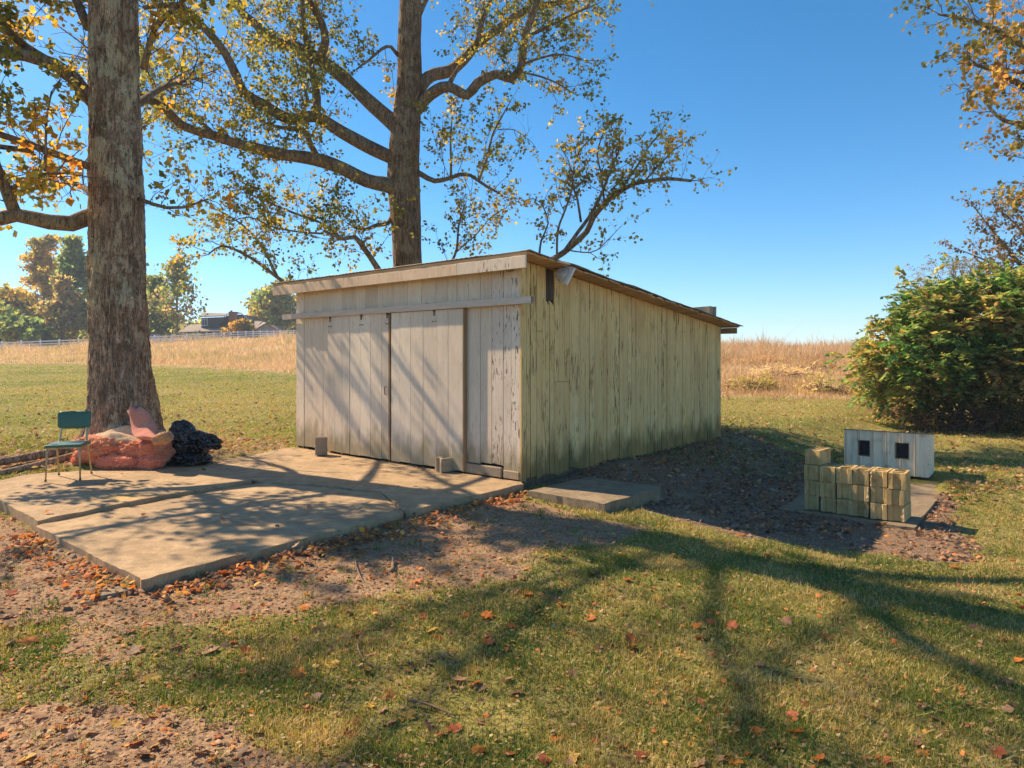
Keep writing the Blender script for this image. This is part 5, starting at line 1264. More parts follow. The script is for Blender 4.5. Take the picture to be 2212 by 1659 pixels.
# ------------------------------------------------------------------ far side: fence, house, trees
M['white'] = newmat('white_fence_paint', (0.72, 0.72, 0.72), 0.5)[0]
def build_fence():
    path = np.array([[*P(a, 740, Y)[:2]] for a, Y in ((-700, 90), (-60, 95), (345, 101), (500, 117), (640, 139), (800, 168))])
    c = spline(path, 1.0); seg = np.linalg.norm(np.diff(c, axis=0), axis=1); L = np.concatenate([[0], np.cumsum(seg)])
    fe = empty('rail_fence', (c[0][0], c[0][1], 0)); tag(fe, 'long white rail fence between the dry field and the brick house', 'fence')
    off = np.array([c[0][0], c[0][1], 0])
    pm = MB().cbox(-0.07, 0.07, -0.07, 0.07, 0, 1.45, 0.01).add([(-0.09, -0.09, 1.452), (0.09, -0.09, 1.452), (0.09, 0.09, 1.452), (-0.09, 0.09, 1.452), (0, 0, 1.53)], [(3, 2, 1, 0), (0, 1, 4), (1, 2, 4), (2, 3, 4), (3, 0, 4)])
    proto = pm.build('post', M['white'], fe); me = proto.data
    S = np.arange(0, L[-1], 2.44); pts = [np.array([np.interp(s_, L, c[:, 0]), np.interp(s_, L, c[:, 1])]) for s_ in S]
    hs_ = [float(height(np.array([p[0]]), np.array([p[1]]), False)[0]) for p in pts]
    for i, (p, h_) in enumerate(zip(pts, hs_)):
        o = proto if i == 0 else link(bpy.data.objects.new('post', me), fe); o.location = (p[0] - off[0], p[1] - off[1], h_ - 0.1)
        if i + 1 < len(pts):
            p2, h2 = pts[i + 1], hs_[i + 1]
            for zz in (0.55, 0.92, 1.28):
                a = np.array([p[0], p[1], h_ + zz - 0.1]) - off; b = np.array([p2[0], p2[1], h2 + zz - 0.1]) - off
                n_ = unit(np.array([-(b - a)[1], (b - a)[0], 0])) * 0.025; up_ = np.array([0, 0, 0.075])
                V = [a - n_ - up_, b - n_ - up_, b + n_ - up_, a + n_ - up_, a - n_ + up_, b - n_ + up_, b + n_ + up_, a + n_ + up_]
                py_mesh('rail', V, [(3, 2, 1, 0), (4, 5, 6, 7), (0, 1, 5, 4), (1, 2, 6, 5), (2, 3, 7, 6), (3, 0, 4, 7)], M['white'], fe)
build_fence()

def build_house():
    Y0 = 150.0
    def hp(zx, zy, Y=Y0): return P((400 + zx / 4.254) / 1.3888, (850 + zy / 4.254) / 1.3888, Y)
    hb = hp(1100, 720); root = empty('brick_house', hb); off = np.array(hb)
    tag(root, 'distant brick house with dormer and chimney behind the white fence', 'house')
    m, nt, b = newmat('house_brick', (0.27, 0.12, 0.08), 0.9)
    bt = nd(nt, 'ShaderNodeTexBrick', {'Vector': coord(nt), 'Color1': (0.30, 0.13, 0.085, 1), 'Color2': (0.22, 0.09, 0.06, 1), 'Mortar': (0.35, 0.3, 0.27, 1), 'Scale': 4.0}); setc(nt, b, bt.outputs[0])
    M['hbrick'] = m
    rf, nt, b = newmat('house_shingle', (0.32, 0.26, 0.22), 0.85); nz = noise(nt, coord(nt), 3, 5); setc(nt, b, ramp(nt, nz, [(0.3, (0.27, 0.215, 0.18)), (0.7, (0.38, 0.31, 0.26))]))
    slate = newmat('house_siding', (0.055, 0.065, 0.09), 0.7)[0]; wh = newmat('house_trim', (0.7, 0.7, 0.7), 0.5)[0]
    gl = newmat('house_glass', (0.12, 0.16, 0.2), 0.08, 0, 0.8)[0]
    def ext(name, zpts, Ya, Yb, mat, par=None):
        n = len(zpts); V = [np.array(hp(a, c, Ya)) - off for a, c in zpts] + [np.array(hp(a, c, Ya)) - off + np.array([0, Yb - Ya, 0]) for a, c in zpts]
        F = [tuple(range(n)), tuple(range(2 * n - 1, n - 1, -1))] + [(i, n + i, n + (i + 1) % n, (i + 1) % n) for i in range(n)]
        return fixn(py_mesh(name, V, F, mat, par or root))
    def slab(name, a, c, d, e, t, mat, par=None):
        """roof slab through 4 picture points with own depths, thickness t up"""
        V = [np.array(hp(*q)) - off for q in (a, c, d, e)]; V += [v + np.array([0, 0, t]) for v in V]
        return fixn(py_mesh(name, V, [(0, 1, 2, 3), (4, 5, 6, 7), (0, 1, 5, 4), (1, 2, 6, 5), (2, 3, 7, 6), (3, 0, 4, 7)], mat, par or root))
    w = ext('wall', [(650, 625), (1240, 615), (1240, 760), (650, 760)], 148, 157, m)
    r1 = slab('roof', (585, 632, 146), (1250, 618, 146), (1215, 500, 153), (715, 540, 153), 0.18, rf)
    slab('roof_back', (715, 540, 153.1), (1215, 500, 153.1), (1250, 560, 160), (600, 600, 160), 0.18, rf)
    slab('gutter', (585, 636, 145.9), (1250, 622, 145.9), (1250, 612, 145.9), (585, 626, 145.9), 0.1, wh)
    for zx in (690, 800, 980, 1120): ext('porch_post', [(zx, 634), (zx + 10, 634), (zx + 10, 760), (zx, 760)], 146.4, 146.7, wh)
    for zx in (720, 860, 1040):
        f_ = ext('window', [(zx, 650), (zx + 60, 650), (zx + 60, 712), (zx, 712)], 147.8, 147.98, wh); ext('pane', [(zx + 5, 654), (zx + 55, 654), (zx + 55, 708), (zx + 5, 708)], 147.7, 147.78, gl, f_)
    ext('upper_gable', [(1190, 412), (1375, 396), (1475, 485), (1475, 600), (1060, 590)], 151, 160, slate)
    slab('upper_roof', (1060, 578, 149.6), (1190, 400, 149.6), (1190, 400, 160), (1060, 578, 160), 0.25, rf)
    slab('upper_roof', (1190, 402, 149.6), (1375, 386, 149.6), (1375, 386, 160), (1190, 402, 160), 0.25, rf)
    slab('upper_roof', (1375, 386, 149.6), (1490, 488, 149.6), (1490, 488, 160), (1375, 386, 160), 0.25, wh)
    f_ = ext('window', [(1348, 425), (1392, 425), (1392, 470), (1348, 470)], 150.7, 150.98, wh); ext('pane', [(1354, 431), (1386, 431), (1386, 464), (1354, 464)], 150.6, 150.68, gl, f_)
    ext('dormer', [(868, 440), (1180, 428), (1060, 570), (868, 580)], 148.6, 152, slate)
    slab('dormer_roof', (845, 432, 148.2), (1195, 420, 148.2), (1195, 395, 153), (880, 382, 153), 0.2, rf)
    f_ = ext('window', [(872, 452), (944, 450), (944, 542), (872, 545)], 148.3, 148.58, wh)
    ext('pane', [(878, 460), (904, 459), (904, 536), (878, 537)], 148.2, 148.28, gl, f_); ext('pane', [(911, 458), (938, 458), (938, 535), (911, 536)], 148.2, 148.28, gl, f_)
    ch = ext('chimney', [(1216, 370), (1298, 370), (1298, 540), (1216, 540)], 147.4, 148.8, m); ext('cap', [(1208, 362), (1306, 362), (1306, 372), (1208, 372)], 147.2, 149, m, ch)
    ext('flue', [(1236, 345), (1256, 345), (1256, 361), (1236, 361)], 147.8, 148.2, M['iron'], ch)
    ext('garage_wall', [(1575, 585), (1695, 522), (1820, 592), (1820, 760), (1575, 760)], 149, 158, m)
    slab('garage_roof', (1560, 592, 148.4), (1695, 512, 148.4), (1640, 500, 159), (1490, 560, 159), 0.2, rf)
    slab('garage_roof', (1695, 512, 148.4), (1840, 600, 148.4), (1800, 590, 159), (1640, 500, 159), 0.2, rf)
    ext('link_wall', [(1240, 600), (1575, 590), (1575, 760), (1240, 760)], 151, 158, m)
    slab('link_roof', (1230, 590, 150), (1585, 572, 150), (1640, 492, 155), (1480, 492, 155), 0.2, rf)
    f_ = ext('garage_door', [(1640, 606), (1760, 606), (1760, 720), (1640, 720)], 148.7, 148.98, wh)
    for k in range(4): ext('pane', [(1648 + k * 28, 614), (1668 + k * 28, 614), (1668 + k * 28, 636), (1648 + k * 28, 636)], 148.6, 148.68, gl, f_)
build_house()

def build_car():
    q = P(330, 742, 108); c = empty('parked_car', (q[0], q[1], hgt(q[0], q[1]) + 0.0), 0.35); tag(c, 'blue parked car behind the white fence, half hidden by the big trunk', 'car')
    blue = newmat('car_blue', (0.03, 0.11, 0.28), 0.25, 0.3, 0.6)[0]; gl = newmat('car_glass', (0.03, 0.04, 0.05), 0.05, 0, 0.8)[0]; ty = newmat('tyre', (0.02, 0.02, 0.02), 0.9)[0]
    pr = [(-2.1, 0.35), (-2.15, 0.75), (-1.6, 0.92), (-0.8, 1.0), (1.5, 1.0), (2.1, 0.85), (2.15, 0.4)]
    def pr_x(poly, y0, y1, name, mat):
        n = len(poly); V = [(x, y0, z) for x, z in poly] + [(x, y1, z) for x, z in poly]
        return fixn(py_mesh(name, V, [tuple(range(n)), tuple(range(2 * n - 1, n - 1, -1))] + [(i, n + i, n + (i + 1) % n, (i + 1) % n) for i in range(n)], mat, c))
    pr_x(pr, -0.85, 0.85, 'body', blue); pr_x([(-0.9, 1.0), (-0.4, 1.42), (0.9, 1.45), (1.5, 1.0)], -0.72, 0.72, 'cabin', blue)
    pr_x([(-0.75, 1.03), (-0.33, 1.37), (0.85, 1.39), (1.35, 1.03)], -0.735, -0.725, 'window', gl)
    for x in (-1.35, 1.35):
        for y in (-0.86, 0.66):
            w = MB().tube([(x, y, 0.32), (x, y + 0.2, 0.32)], 0.32, 18).build('wheel', ty, c); MB().tube([(x, y - 0.01, 0.32), (x, y + 0.0, 0.32)], 0.19, 14).build('rim', M['white'], w)
build_car()

def far_tree(*a, **k):
    k['n'] = int(k.get('n', a[10] if len(a) > 10 else 2600) * 2.2); a = a[:10]
    k.setdefault('size', (0.5, 1.0)); k['size'] = (k['size'][0] * 1.15, k['size'][1] * 1.15)
    return far_tree_(*a, **k)
def far_tree_(label, px, Y, top, width, pal, seed, kind='round', name='background_tree', n=2600, trunk_r=0.3, bottom=0.15, size=(0.4, 0.8)):
    """foliage laid along real limbs; top is a picture row, width in picture columns"""
    rng = np.random.default_rng(seed); x0 = (px - CX) / FOC * Y; z0 = float(height(np.array([x0]), np.array([Y]), False)[0]); H = EYE - (top - HY) / FOC * Y - z0; Wd = width / FOC * Y / 2
    root = empty(name, (x0, Y, z0)); tag(root, label, 'tree' if H > 4 else 'bush')
    c = spline([(0, 0, -0.3), (rng.normal(0, .2), 0, H * 0.4), (rng.normal(0, .3), 0, H * 0.75), (0, 0, H * 0.98)], 1.0)
    MB().tube(c, list(np.linspace(trunk_r, 0.04, len(c))), 8).build('trunk', M['bark2'], root, True)
    tw = MB(); P_ = []; nl = 34 if H > 4 else 14
    for k in range(nl):
        f = bottom + (1 - bottom) * (k + rng.random()) / nl; a = rng.uniform(0, 2 * math.pi)
        if kind == 'pine': rr = Wd * (1.05 - f) ** 0.6 * rng.uniform(0.35, 1.15); dz = -0.05 * rr + rng.normal(0, .3)
        elif kind == 'open': rr = Wd * math.sin(math.pi * min(1, 0.18 + f * 0.8)) * rng.uniform(0.4, 1.15); dz = 0.35 * rr
        else: rr = Wd * math.sqrt(max(0.06, 1 - (2 * (f - bottom) / (1 - bottom) - 0.85) ** 2 / 1.4)) * rng.uniform(0.5, 1.1); dz = 0.3 * rr * (1 - f)
        s0 = np.array([0, 0, f * H * 0.93]); e = s0 + np.array([math.cos(a) * rr, math.sin(a) * rr, dz]); e[2] = min(e[2], H)
        md = (s0 + e) / 2 + rng.normal(0, 0.12 * rr + .02, 3); cc = spline([s0, md, e], 0.8); tw.tube(cc, list(np.linspace(0.09, 0.02, len(cc))), 4, False)
        m = max(4, int(n / nl)); t = rng.beta(2.2, 1.2, m)
        base = s0 + (e - s0) * t[:, None] + 2 * (md - (s0 + e) / 2) * (t * (1 - t) * 2)[:, None]
        cl = rng.normal(0, 1, (5, 3)) * [rr * .2, rr * .2, rr * .12 if kind == 'pine' else rr * .2]; 
        base = base + cl[rng.integers(0, 5, m)] + rng.normal(0, 1, (m, 3)) * ([0.35, 0.35, 0.16] if kind == 'pine' else [0.45, 0.45, 0.4]) * (0.3 + 0.06 * H)
        P_.append(base)
    tw.build('limbs', M['twig'], root)['kind'] = 'stuff'
    p = np.concatenate(P_); p = p[p[:, 2] > 0.1]
    d = rng.normal(0, 1, (len(p), 3)) + ([0, 0, 0.3] if kind == 'pine' else [0, 0, -0.2])
    leaf_mesh('crown', p, d, rng.normal(0, 1, (len(p), 3)) + [0, 0, .6], rng.uniform(*size, len(p)), pick_cols(p, pal, seed, 0.35, 0.6, rng), M['needle'], root, 0.3 if kind == 'pine' else 0.45)
GP = [(0.123, 0.205, 0.082), (0.163, 0.244, 0.096), (0.244, 0.301, 0.109), (0.410, 0.382, 0.123)]
YP = [(0.16, 0.18, 0.06), (0.26, 0.24, 0.07), (0.40, 0.33, 0.08), (0.55, 0.40, 0.09), (0.62, 0.38, 0.08)]
TP = [(0.351, 0.281, 0.157), (0.456, 0.351, 0.194), (0.246, 0.229, 0.105), (0.176, 0.194, 0.088)]
far_tree('yellow-green tree at the far left edge beyond the field', 25, 142, 630, 170, YP[:4], 1, 'round', n=2600)
far_tree('tall yellow-topped tree standing left of the big trunk', 95, 150, 500, 190, YP, 2, 'pine', n=3800)
far_tree('tan pine with bare lower limbs left of the big trunk', 133, 122, 590, 110, TP, 3, 'pine', n=2600, bottom=0.25)
far_tree('dark green pine close beside the left edge of the big trunk', 160, 130, 500, 110, GP, 4, 'pine', n=3600, bottom=0.12, trunk_r=0.45)
far_tree('low green tree at the left between field and yellow tree', 55, 118, 690, 110, GP, 5, 'round', n=1600)
far_tree('olive tree hidden behind the big trunk', 235, 140, 520, 150, GP, 12, 'round', n=1800)
far_tree('dark pine close beside the right edge of the big trunk', 338, 128, 590, 105, GP, 6, 'pine', n=3200)
far_tree('thin-crowned pine with a pale trunk left of the house', 382, 120, 548, 130, TP[1:] + GP[1:], 7, 'open', n=1100, bottom=0.2, size=(0.3, 0.65))
far_tree('green and yellow tree behind the left end of the shed', 600, 165, 612, 130, GP[1:] + YP[1:3], 8, 'round', n=3600)
far_tree('blue-green spruce right of the house', 562, 175, 625, 66, GP[:3], 9, 'pine', n=1700)
far_tree('small bright orange tree right of the house chimney', 547, 170, 676, 30, [(0.55, 0.22, 0.03), (0.60, 0.28, 0.04)], 10, 'round', n=500, name='orange_bush', size=(0.3, 0.6))
far_tree('rounded gold and green bush in front of the house', 518, 142, 693, 66, [(0.12, 0.12, 0.035), (0.26, 0.2, 0.04), (0.45, 0.28, 0.04)], 11, 'round', n=1600, name='round_bush', bottom=0.05, size=(0.3, 0.55))
far_tree('dark hedge tree at the left edge beyond the fence', -40, 125, 660, 140, GP, 13, 'round', n=1500)
for i, (px, tp, w_) in enumerate(((-30, 690, 120), (60, 700, 110), (130, 692, 120), (215, 695, 130), (300, 700, 110), (365, 704, 90), (430, 703, 100), (480, 706, 90), (560, 700, 110), (640, 690, 120))):
    far_tree('tree in the low distant row behind the fence, number %d from the left' % (i + 1) if False else ['low distant tree at the far left behind the yellow tree', 'low distant tree under the tall yellow-topped tree', 'low distant tree behind the tan pine', 'low distant tree behind the big trunk', 'low distant tree just right of the big trunk', 'low distant tree behind the thin-crowned pine', 'low distant tree at the left end of the house', 'low distant tree behind the house dormer', 'low distant tree behind the orange tree', 'low distant tree behind the shed corner'][i], px, 195, tp, w_, GP[1:] + TP[:2], 60 + i, 'round', n=900, bottom=0.02, size=(0.7, 1.3))
for i, (px, w_) in enumerate(((20, 60), (75, 50), (150, 70), (340, 60), (410, 50))):
    far_tree(['low dark shrub at the far left edge of the fence line', 'low dark shrub second from the left along the fence line', 'low dark shrub left of the big trunk along the fence line', 'low dark shrub right of the big trunk along the fence line', 'low dark shrub nearest the house along the fence line'][i], px, 128 + i, 728, w_, GP, 20 + i, 'round', 'shrub', n=520, trunk_r=0.08, bottom=0.02, size=(0.3, 0.6))

# ------------------------------------------------------------------ ground cover
def in_view(x, y, m=0.06):
    return (y > 2.2) & (np.abs(x / np.maximum(y, .1)) < 0.7475 + m)
def off_pads(x, y, g=0.0):
    return (inpoly(x, y, pad_all) < g) & (inpoly(x, y, step_poly) < g) & (inpoly(x, y, ken_poly) < g) & (inpoly(x, y, shed_poly) < 0) & (np.hypot(x - TRUNK[0], y - TRUNK[1]) > 0.75)
def blades(name, label, cat, x, y, nb, h, w, pal, seed, mat, spread=0.04, lean=0.55, colsc=0.8, zoff=0.0):
    rng = np.random.default_rng(seed); n = len(x); z = height(x, y) + zoff
    N = n * nb; bx = np.repeat(x, nb) + rng.normal(0, 1, N) * np.repeat(spread, nb); by = np.repeat(y, nb) + rng.normal(0, 1, N) * np.repeat(spread, nb); bz = np.repeat(z, nb) - 0.006
    a = rng.uniform(0, 2 * math.pi, N); hh = np.repeat(h, nb) * rng.uniform(0.55, 1.25, N); ww = np.repeat(w, nb) * rng.uniform(0.7, 1.3, N)
    la = rng.uniform(0, 2 * math.pi, N); le = np.abs(rng.normal(0, lean, N)) * hh
    b = np.stack([bx, by, bz], 1); s = np.stack([np.cos(a), np.sin(a), 0 * a], 1) * ww[:, None] * 0.5
    tip = b + np.stack([np.cos(la) * le, np.sin(la) * le, hh], 1)
    V = np.stack([b - s, b + s, tip], 1).reshape(-1, 3); F = np.arange(3 * N).reshape(-1, 3)
    p3 = np.stack([bx, by, 0 * bx], 1)
    c = pick_cols(p3, pal, seed, colsc, 1.0, rng)
    o = np_mesh(name, V, F, mat, None, False, np.repeat(c, 3, 0))
    tag(o, label, cat, kind='stuff'); return o
def near_samples(n, y0, y1, rng):
    """scatter points, denser towards the path one looks from, running on past both sides of the view"""
    n = int(n * 1.55); y0 = 1.1 if y0 < 3 else y0
    y = y0 * (y1 / y0) ** rng.uniform(0, 1, n)
    return rng.uniform(-1, 1, n) * (0.80 * y + 1.8), y
rng = np.random.default_rng(101)
PAL_G = [(0.08, 0.155, 0.03), (0.12, 0.18, 0.035), (0.18, 0.21, 0.042), (0.28, 0.265, 0.055), (0.40, 0.33, 0.085), (0.50, 0.39, 0.13), (0.60, 0.46, 0.20)]
x, y = near_samples(90000, 2.3, 13.5, rng)
d, l = masks(x, y); dens = (1 - d) ** 2.0 * (1 - l) ** 2 * (0.30 + 0.95 * sm((n2(x, y, 1.7, 61) - 0.3) / 0.35)) + 0.015
keep = off_pads(x, y, -0.015) & (rng.uniform(0, 1, len(x)) < dens); x, y = x[keep], y[keep]
blades('lawn_grass', 'short patchy lawn grass of the foreground', 'grass', x, y, 8, rng.uniform(0.016, 0.040, len(x)) * (0.7 + 0.7 * n2(x, y, 1.1, 63)) * (1 + 0.02 * y), 0.0042 + 0.0009 * y, PAL_G, 102, M['grass'], 0.018 + 0.004 * y, 0.9, 2.2)
x, y = near_samples(26000, 11, 46, rng)
keep = off_pads(x, y) & (field_mask(x, y) < 0.5); x, y = x[keep], y[keep]
blades('lawn_grass', 'mown grass of the farther lawn behind the shed and trunk', 'grass', x, y, 5, rng.uniform(0.035, 0.06, len(x)), 0.0025 * y / 2.2, [(0.20, 0.30, 0.055), (0.26, 0.32, 0.06), (0.34, 0.36, 0.075), (0.46, 0.40, 0.11), (0.56, 0.45, 0.16)], 103, M['grass'], 0.012 * y / 2, 0.9, 0.25)
x, y = near_samples(2600, 2.4, 11, rng); d, l = masks(x, y); keep = off_pads(x, y, -0.03) & (l < 0.4) & (rng.uniform(0, 1, len(x)) < 0.25 + 0.9 * sm((n2(x, y, 1.9, 64) - 0.45) / 0.2) * (1 - 0.7 * d)); x, y = x[keep], y[keep]
blades('lawn_grass', 'taller green tufts and weeds standing up through the foreground lawn', 'grass', x, y, 16, rng.uniform(0.035, 0.075, len(x)), 0.003 + 0.0008 * y, PAL_G[:5], 112, M['grass'], np.full(len(x), 0.022), 0.7, 1.5)
# dry field
def field(label, t0, t1, y0, y1, n, seed, hgt_r, pal):
    rng = np.random.default_rng(seed); y = y0 * (y1 / y0) ** (rng.uniform(0, 1, n) ** 1.15); x = rng.uniform(t0, t1, n) * y
    keep = rng.uniform(0, 1, n) < field_mask(x, y) * (0.45 + 0.8 * n2(x, y, 0.22, seed)); x, y = x[keep], y[keep]
    hh = rng.uniform(*hgt_r, len(x)) * (0.25 + 1.4 * n2(x, y, 0.16, seed + 3) * (0.35 + 0.65 * field_mask(x, y - 1.6))) * np.where(rng.uniform(0, 1, len(x)) < 0.05, 1.7, 1.0) * (0.6 + 1.5 * sm((n2(x, y, 0.07, seed + 9, 2) - 0.42) / 0.25))
    blades('dry_field', label, 'dry weeds', x, y, 9, hh, 0.00085 * y, pal, seed + 1, M['straw'], 0.10 + 0.004 * y, 0.75, 0.45)
PAL_F = [(0.670, 0.475, 0.302), (0.734, 0.540, 0.367), (0.778, 0.605, 0.432), (0.594, 0.389, 0.227), (0.713, 0.529, 0.356), (0.540, 0.432, 0.227), (0.389, 0.356, 0.140)]
field('dry tan crop field on the left rising to the white fence', -1.05, -0.10, 30, 112, 21000, 201, (0.32, 0.75), PAL_F)
field('dry tan weedy field on the right rising to the skyline', -0.10, 0.95, 21, 105, 26000, 211, (0.30, 0.85), [(0.60, 0.40, 0.23), (0.66, 0.47, 0.29), (0.54, 0.33, 0.18), (0.70, 0.54, 0.36), (0.60, 0.43, 0.26), (0.40, 0.35, 0.16), (0.46, 0.26, 0.13)])
# gravel and soil crumbs
def pebbles(name, label, cat, x, y, size, pal, seed, flat=0.6):
    rng = np.random.default_rng(seed); n = len(x); z = height(x, y)
    o8 = np.array([[1, 0, 0], [0, 1, 0], [-1, 0, 0], [0, -1, 0], [0, 0, 1], [0, 0, -1]], float)
    V = o8[None] * rng.uniform(0.6, 1.3, (n, 6, 1)) * size[:, None, None] * np.array([1, 1, flat]); a = rng.uniform(0, 6.28, n); ca, sa = np.cos(a)[:, None], np.sin(a)[:, None]
    st = rng.uniform(0.6, 1.7, n)[:, None]
    vx = V[..., 0] * st; V = np.stack([vx * ca - V[..., 1] * sa, vx * sa + V[..., 1] * ca, V[..., 2]], -1) + np.stack([x, y, z + size * 0.15], 1)[:, None]
    f = np.array([[0, 1, 4], [1, 2, 4], [2, 3, 4], [3, 0, 4], [1, 0, 5], [2, 1, 5], [3, 2, 5], [0, 3, 5]])
    F = (np.arange(n)[:, None, None] * 6 + f[None]).reshape(-1, 3)
    pal = np.asarray(pal); c = pal[rng.integers(0, len(pal), n)] * rng.uniform(0.7, 1.25, (n, 1))
    tag(np_mesh(name, V.reshape(-1, 3), F, M['stone'], None, False, np.repeat(c, 6, 0)), label, cat, kind='stuff')
x, y = near_samples(52000, 2.3, 9.0, rng); d, l = masks(x, y)
g1 = sm((inpoly(x, y, dirt2) + 0.4) / 0.6); keep = off_pads(x, y) & (rng.uniform(0, 1, len(x)) < np.maximum(d * 0.62, 0.9 * g1 * (0.3 + n2(x, y, 2.0, 66)))); x, y = x[keep], y[keep]
pebbles('gravel', 'fine gravel and soil crumbs over the bare ground', 'gravel', x, y, rng.uniform(0.002, 0.007, len(x)) * (0.75 + 0.08 * y), [(0.44, 0.28, 0.165), (0.36, 0.22, 0.125), (0.48, 0.33, 0.21), (0.27, 0.16, 0.09), (0.40, 0.31, 0.24), (0.52, 0.35, 0.21)], 104)

# ------------------------------------------------------------------ fallen leaves
LCOL = {'orange': (0.72, 0.22, 0.035), 'rust': (0.50, 0.13, 0.05), 'yellow': (0.70, 0.42, 0.07), 'tan': (0.52, 0.30, 0.17), 'brown': (0.27, 0.14, 0.085)}
def leaf_template(seed):
    """lobed, curled leaf about 1 unit long, 14 triangles"""
    r = random.Random(seed); cur = r.uniform(0.5, 1.4); tw = r.uniform(-0.5, 0.5)
    out = [(0, -0.5), (0.30, -0.36), (0.46, -0.05), (0.26, 0.08), (0.40, 0.36), (0.08, 0.30), (0.0, 0.5), (-0.10, 0.30), (-0.40, 0.34), (-0.26, 0.06), (-0.46, -0.08), (-0.28, -0.36)]
    pts = [(a * r.uniform(0.8, 1.15), b * r.uniform(0.85, 1.1)) for a, b in out] + [(0, -0.15), (0, 0.15)]
    V = [(a * math.cos(a * cur * 0.6), b, 0.28 * cur * a * a + 0.35 * abs(b) ** 2 * r.uniform(0.2, 1.3) + tw * a * b * 0.6 + r.uniform(-.03, .03)) for a, b in pts]
    F = [(0, 1, 12), (1, 2, 12), (2, 3, 12), (3, 13, 12), (3, 4, 13), (4, 5, 13), (5, 6, 13), (6, 7, 13), (7, 8, 13), (8, 9, 13), (9, 12, 13), (9, 10, 12), (10, 11, 12), (11, 0, 12)]
    return np.array(V), F
TEMPL = [leaf_template(i) for i in range(7)]
LM = {}
for cn, c in LCOL.items():
    m, nt, b = newmat(cn + '_dry_leaf', c, 0.6, spec=0.3)
    nz = noise(nt, coord(nt, rnd=7.0), 3.0, 4); rr = objrand(nt)
    cc = mix(nt, ramp(nt, nz, [(0.3, 0), (0.7, 1)]), c, [k * 0.55 for k in c]); cc = mix(nt, 0.7, cc, ramp(nt, rr, [(0, (0.6, 0.6, 0.6)), (1, (1.25, 1.2, 1.15))]), 'MULTIPLY')
    setc(nt, b, cc)
    tr = nd(nt, 'ShaderNodeBsdfTranslucent', {'Color': cc}); mx = nd(nt, 'ShaderNodeMixShader', {0: 0.3, 1: b.outputs[0], 2: tr.outputs[0]}); nt.links.new(mx.outputs[0], nt.nodes['Material Output'].inputs[0])
    for i, (V, F) in enumerate(TEMPL):
        me = bpy.data.meshes.new('fallen_leaf'); me.from_pydata([tuple(v) for v in V], [], F); me.materials.append(m); LM[cn, i] = me
def ground_at(px, py):
    Y = FOC * (EYE + 0.12) / (py - HY)
    for _ in range(4):
        x_ = (px - CX) / FOC * Y; h_ = hgt(x_, Y); Y = FOC * (EYE - h_) / (py - HY)
    return (px - CX) / FOC * Y, Y
ZONES = [(1700, 9999, 'on the lawn below the kennel pad'), (1150, 1700, 'on the lawn below the concrete step'), (560, 1150, 'on the middle foreground lawn'), (-999, 560, 'on the lower left ground')]
def zone(px, py):
    for a, b, w in ZONES:
        if a <= px < b: return w + (', nearest rows' if py > 1480 else '')
def drop_leaf(x_, y_, z_, cn, size, where):
    o = link(bpy.data.objects.new('fallen_leaf', LM[cn, R.randrange(7)]))
    o.location = (x_, y_, z_ + size * 0.10); o.scale = (size, size, size * R.uniform(0.6, 1.4)); o.rotation_euler = (R.uniform(-0.5, 0.5), R.uniform(-0.5, 0.5), R.uniform(0, 6.28))
    if R.random() < 0.25: o.rotation_euler[0] += math.pi; o.location.z += size * 0.2
    word = {'orange': 'bright orange', 'rust': 'rust red', 'yellow': 'yellow', 'tan': 'pale tan', 'brown': 'dark brown'}[cn]
    tag(o, '%s %s curled leaf %s' % ('large' if size > 0.07 else 'small', word, where), 'leaf', 'fallen leaves')
cw = ['orange'] * 6 + ['rust'] * 5 + ['tan'] * 5 + ['brown'] * 4 + ['yellow']
cnt = 0
while cnt < 205:
    py = 1659 - (R.random() ** 1.25) * 430; px = R.uniform(-10, 2222)
    x_, y_ = ground_at(px, py)
    if not bool(off_pads(np.array([x_]), np.array([y_]), -0.05)[0]): continue
    if px > 1100 and R.random() < 0.35: continue
    drop_leaf(x_, y_, hgt(x_, y_), R.choice(cw), R.uniform(0.055, 0.11) * (0.85 if py > 1480 else 1.0), zone(px, py)); cnt += 1
for k in range(62):                      # heaped along the near pad's edge
    f = R.random(); e = N_ + (R_ - N_) * f if R.random() < 0.6 else N_ + (L1 - N_) * f * 0.9
    o_ = np.abs(R.gauss(0.0, 0.16)) + 0.03; nn_ = np.array([0.79, -0.61]) if f is not None and np.allclose(e, N_ + (R_ - N_) * f) else np.array([-0.65, -0.76])
    x_, y_ = e + nn_ * o_
    drop_leaf(x_, y_, hgt(x_, y_), R.choice(['orange', 'orange', 'rust', 'yellow', 'tan', 'brown', 'orange']), R.uniform(0.06, 0.11), 'along the near pad edge')
for px, py, cn in ((485, 1061, 'rust'), (795, 1085, 'yellow'), (655, 1124, 'rust'), (690, 1046, 'yellow'), (560, 1015, 'rust'), (590, 1006, 'yellow'), (1050, 1029, 'tan'), (640, 1180, 'tan'), (668, 1093, 'tan'), (105, 1112, 'orange'), (780, 1097, 'brown'), (440, 1020, 'brown'), (1085, 1022, 'orange'), (900, 1010, 'orange'), (912, 1013, 'orange'), (600, 1135, 'tan'), (480, 1120, 'rust'), (310, 1110, 'orange'), (515, 1200, 'brown'), (730, 1035, 'tan'), (860, 1052, 'rust'), (265, 1030, 'tan')):
    x_, y_, _ = G(px, py, 0.01); zz = 0.036 if inpoly(np.array([x_]), np.array([y_]), padA)[0] > 0 else (-0.002 if inpoly(np.array([x_]), np.array([y_]), padB)[0] > 0 else 0.013)
    drop_leaf(x_, y_, zz, cn, R.uniform(0.055, 0.09), 'on the concrete pads')
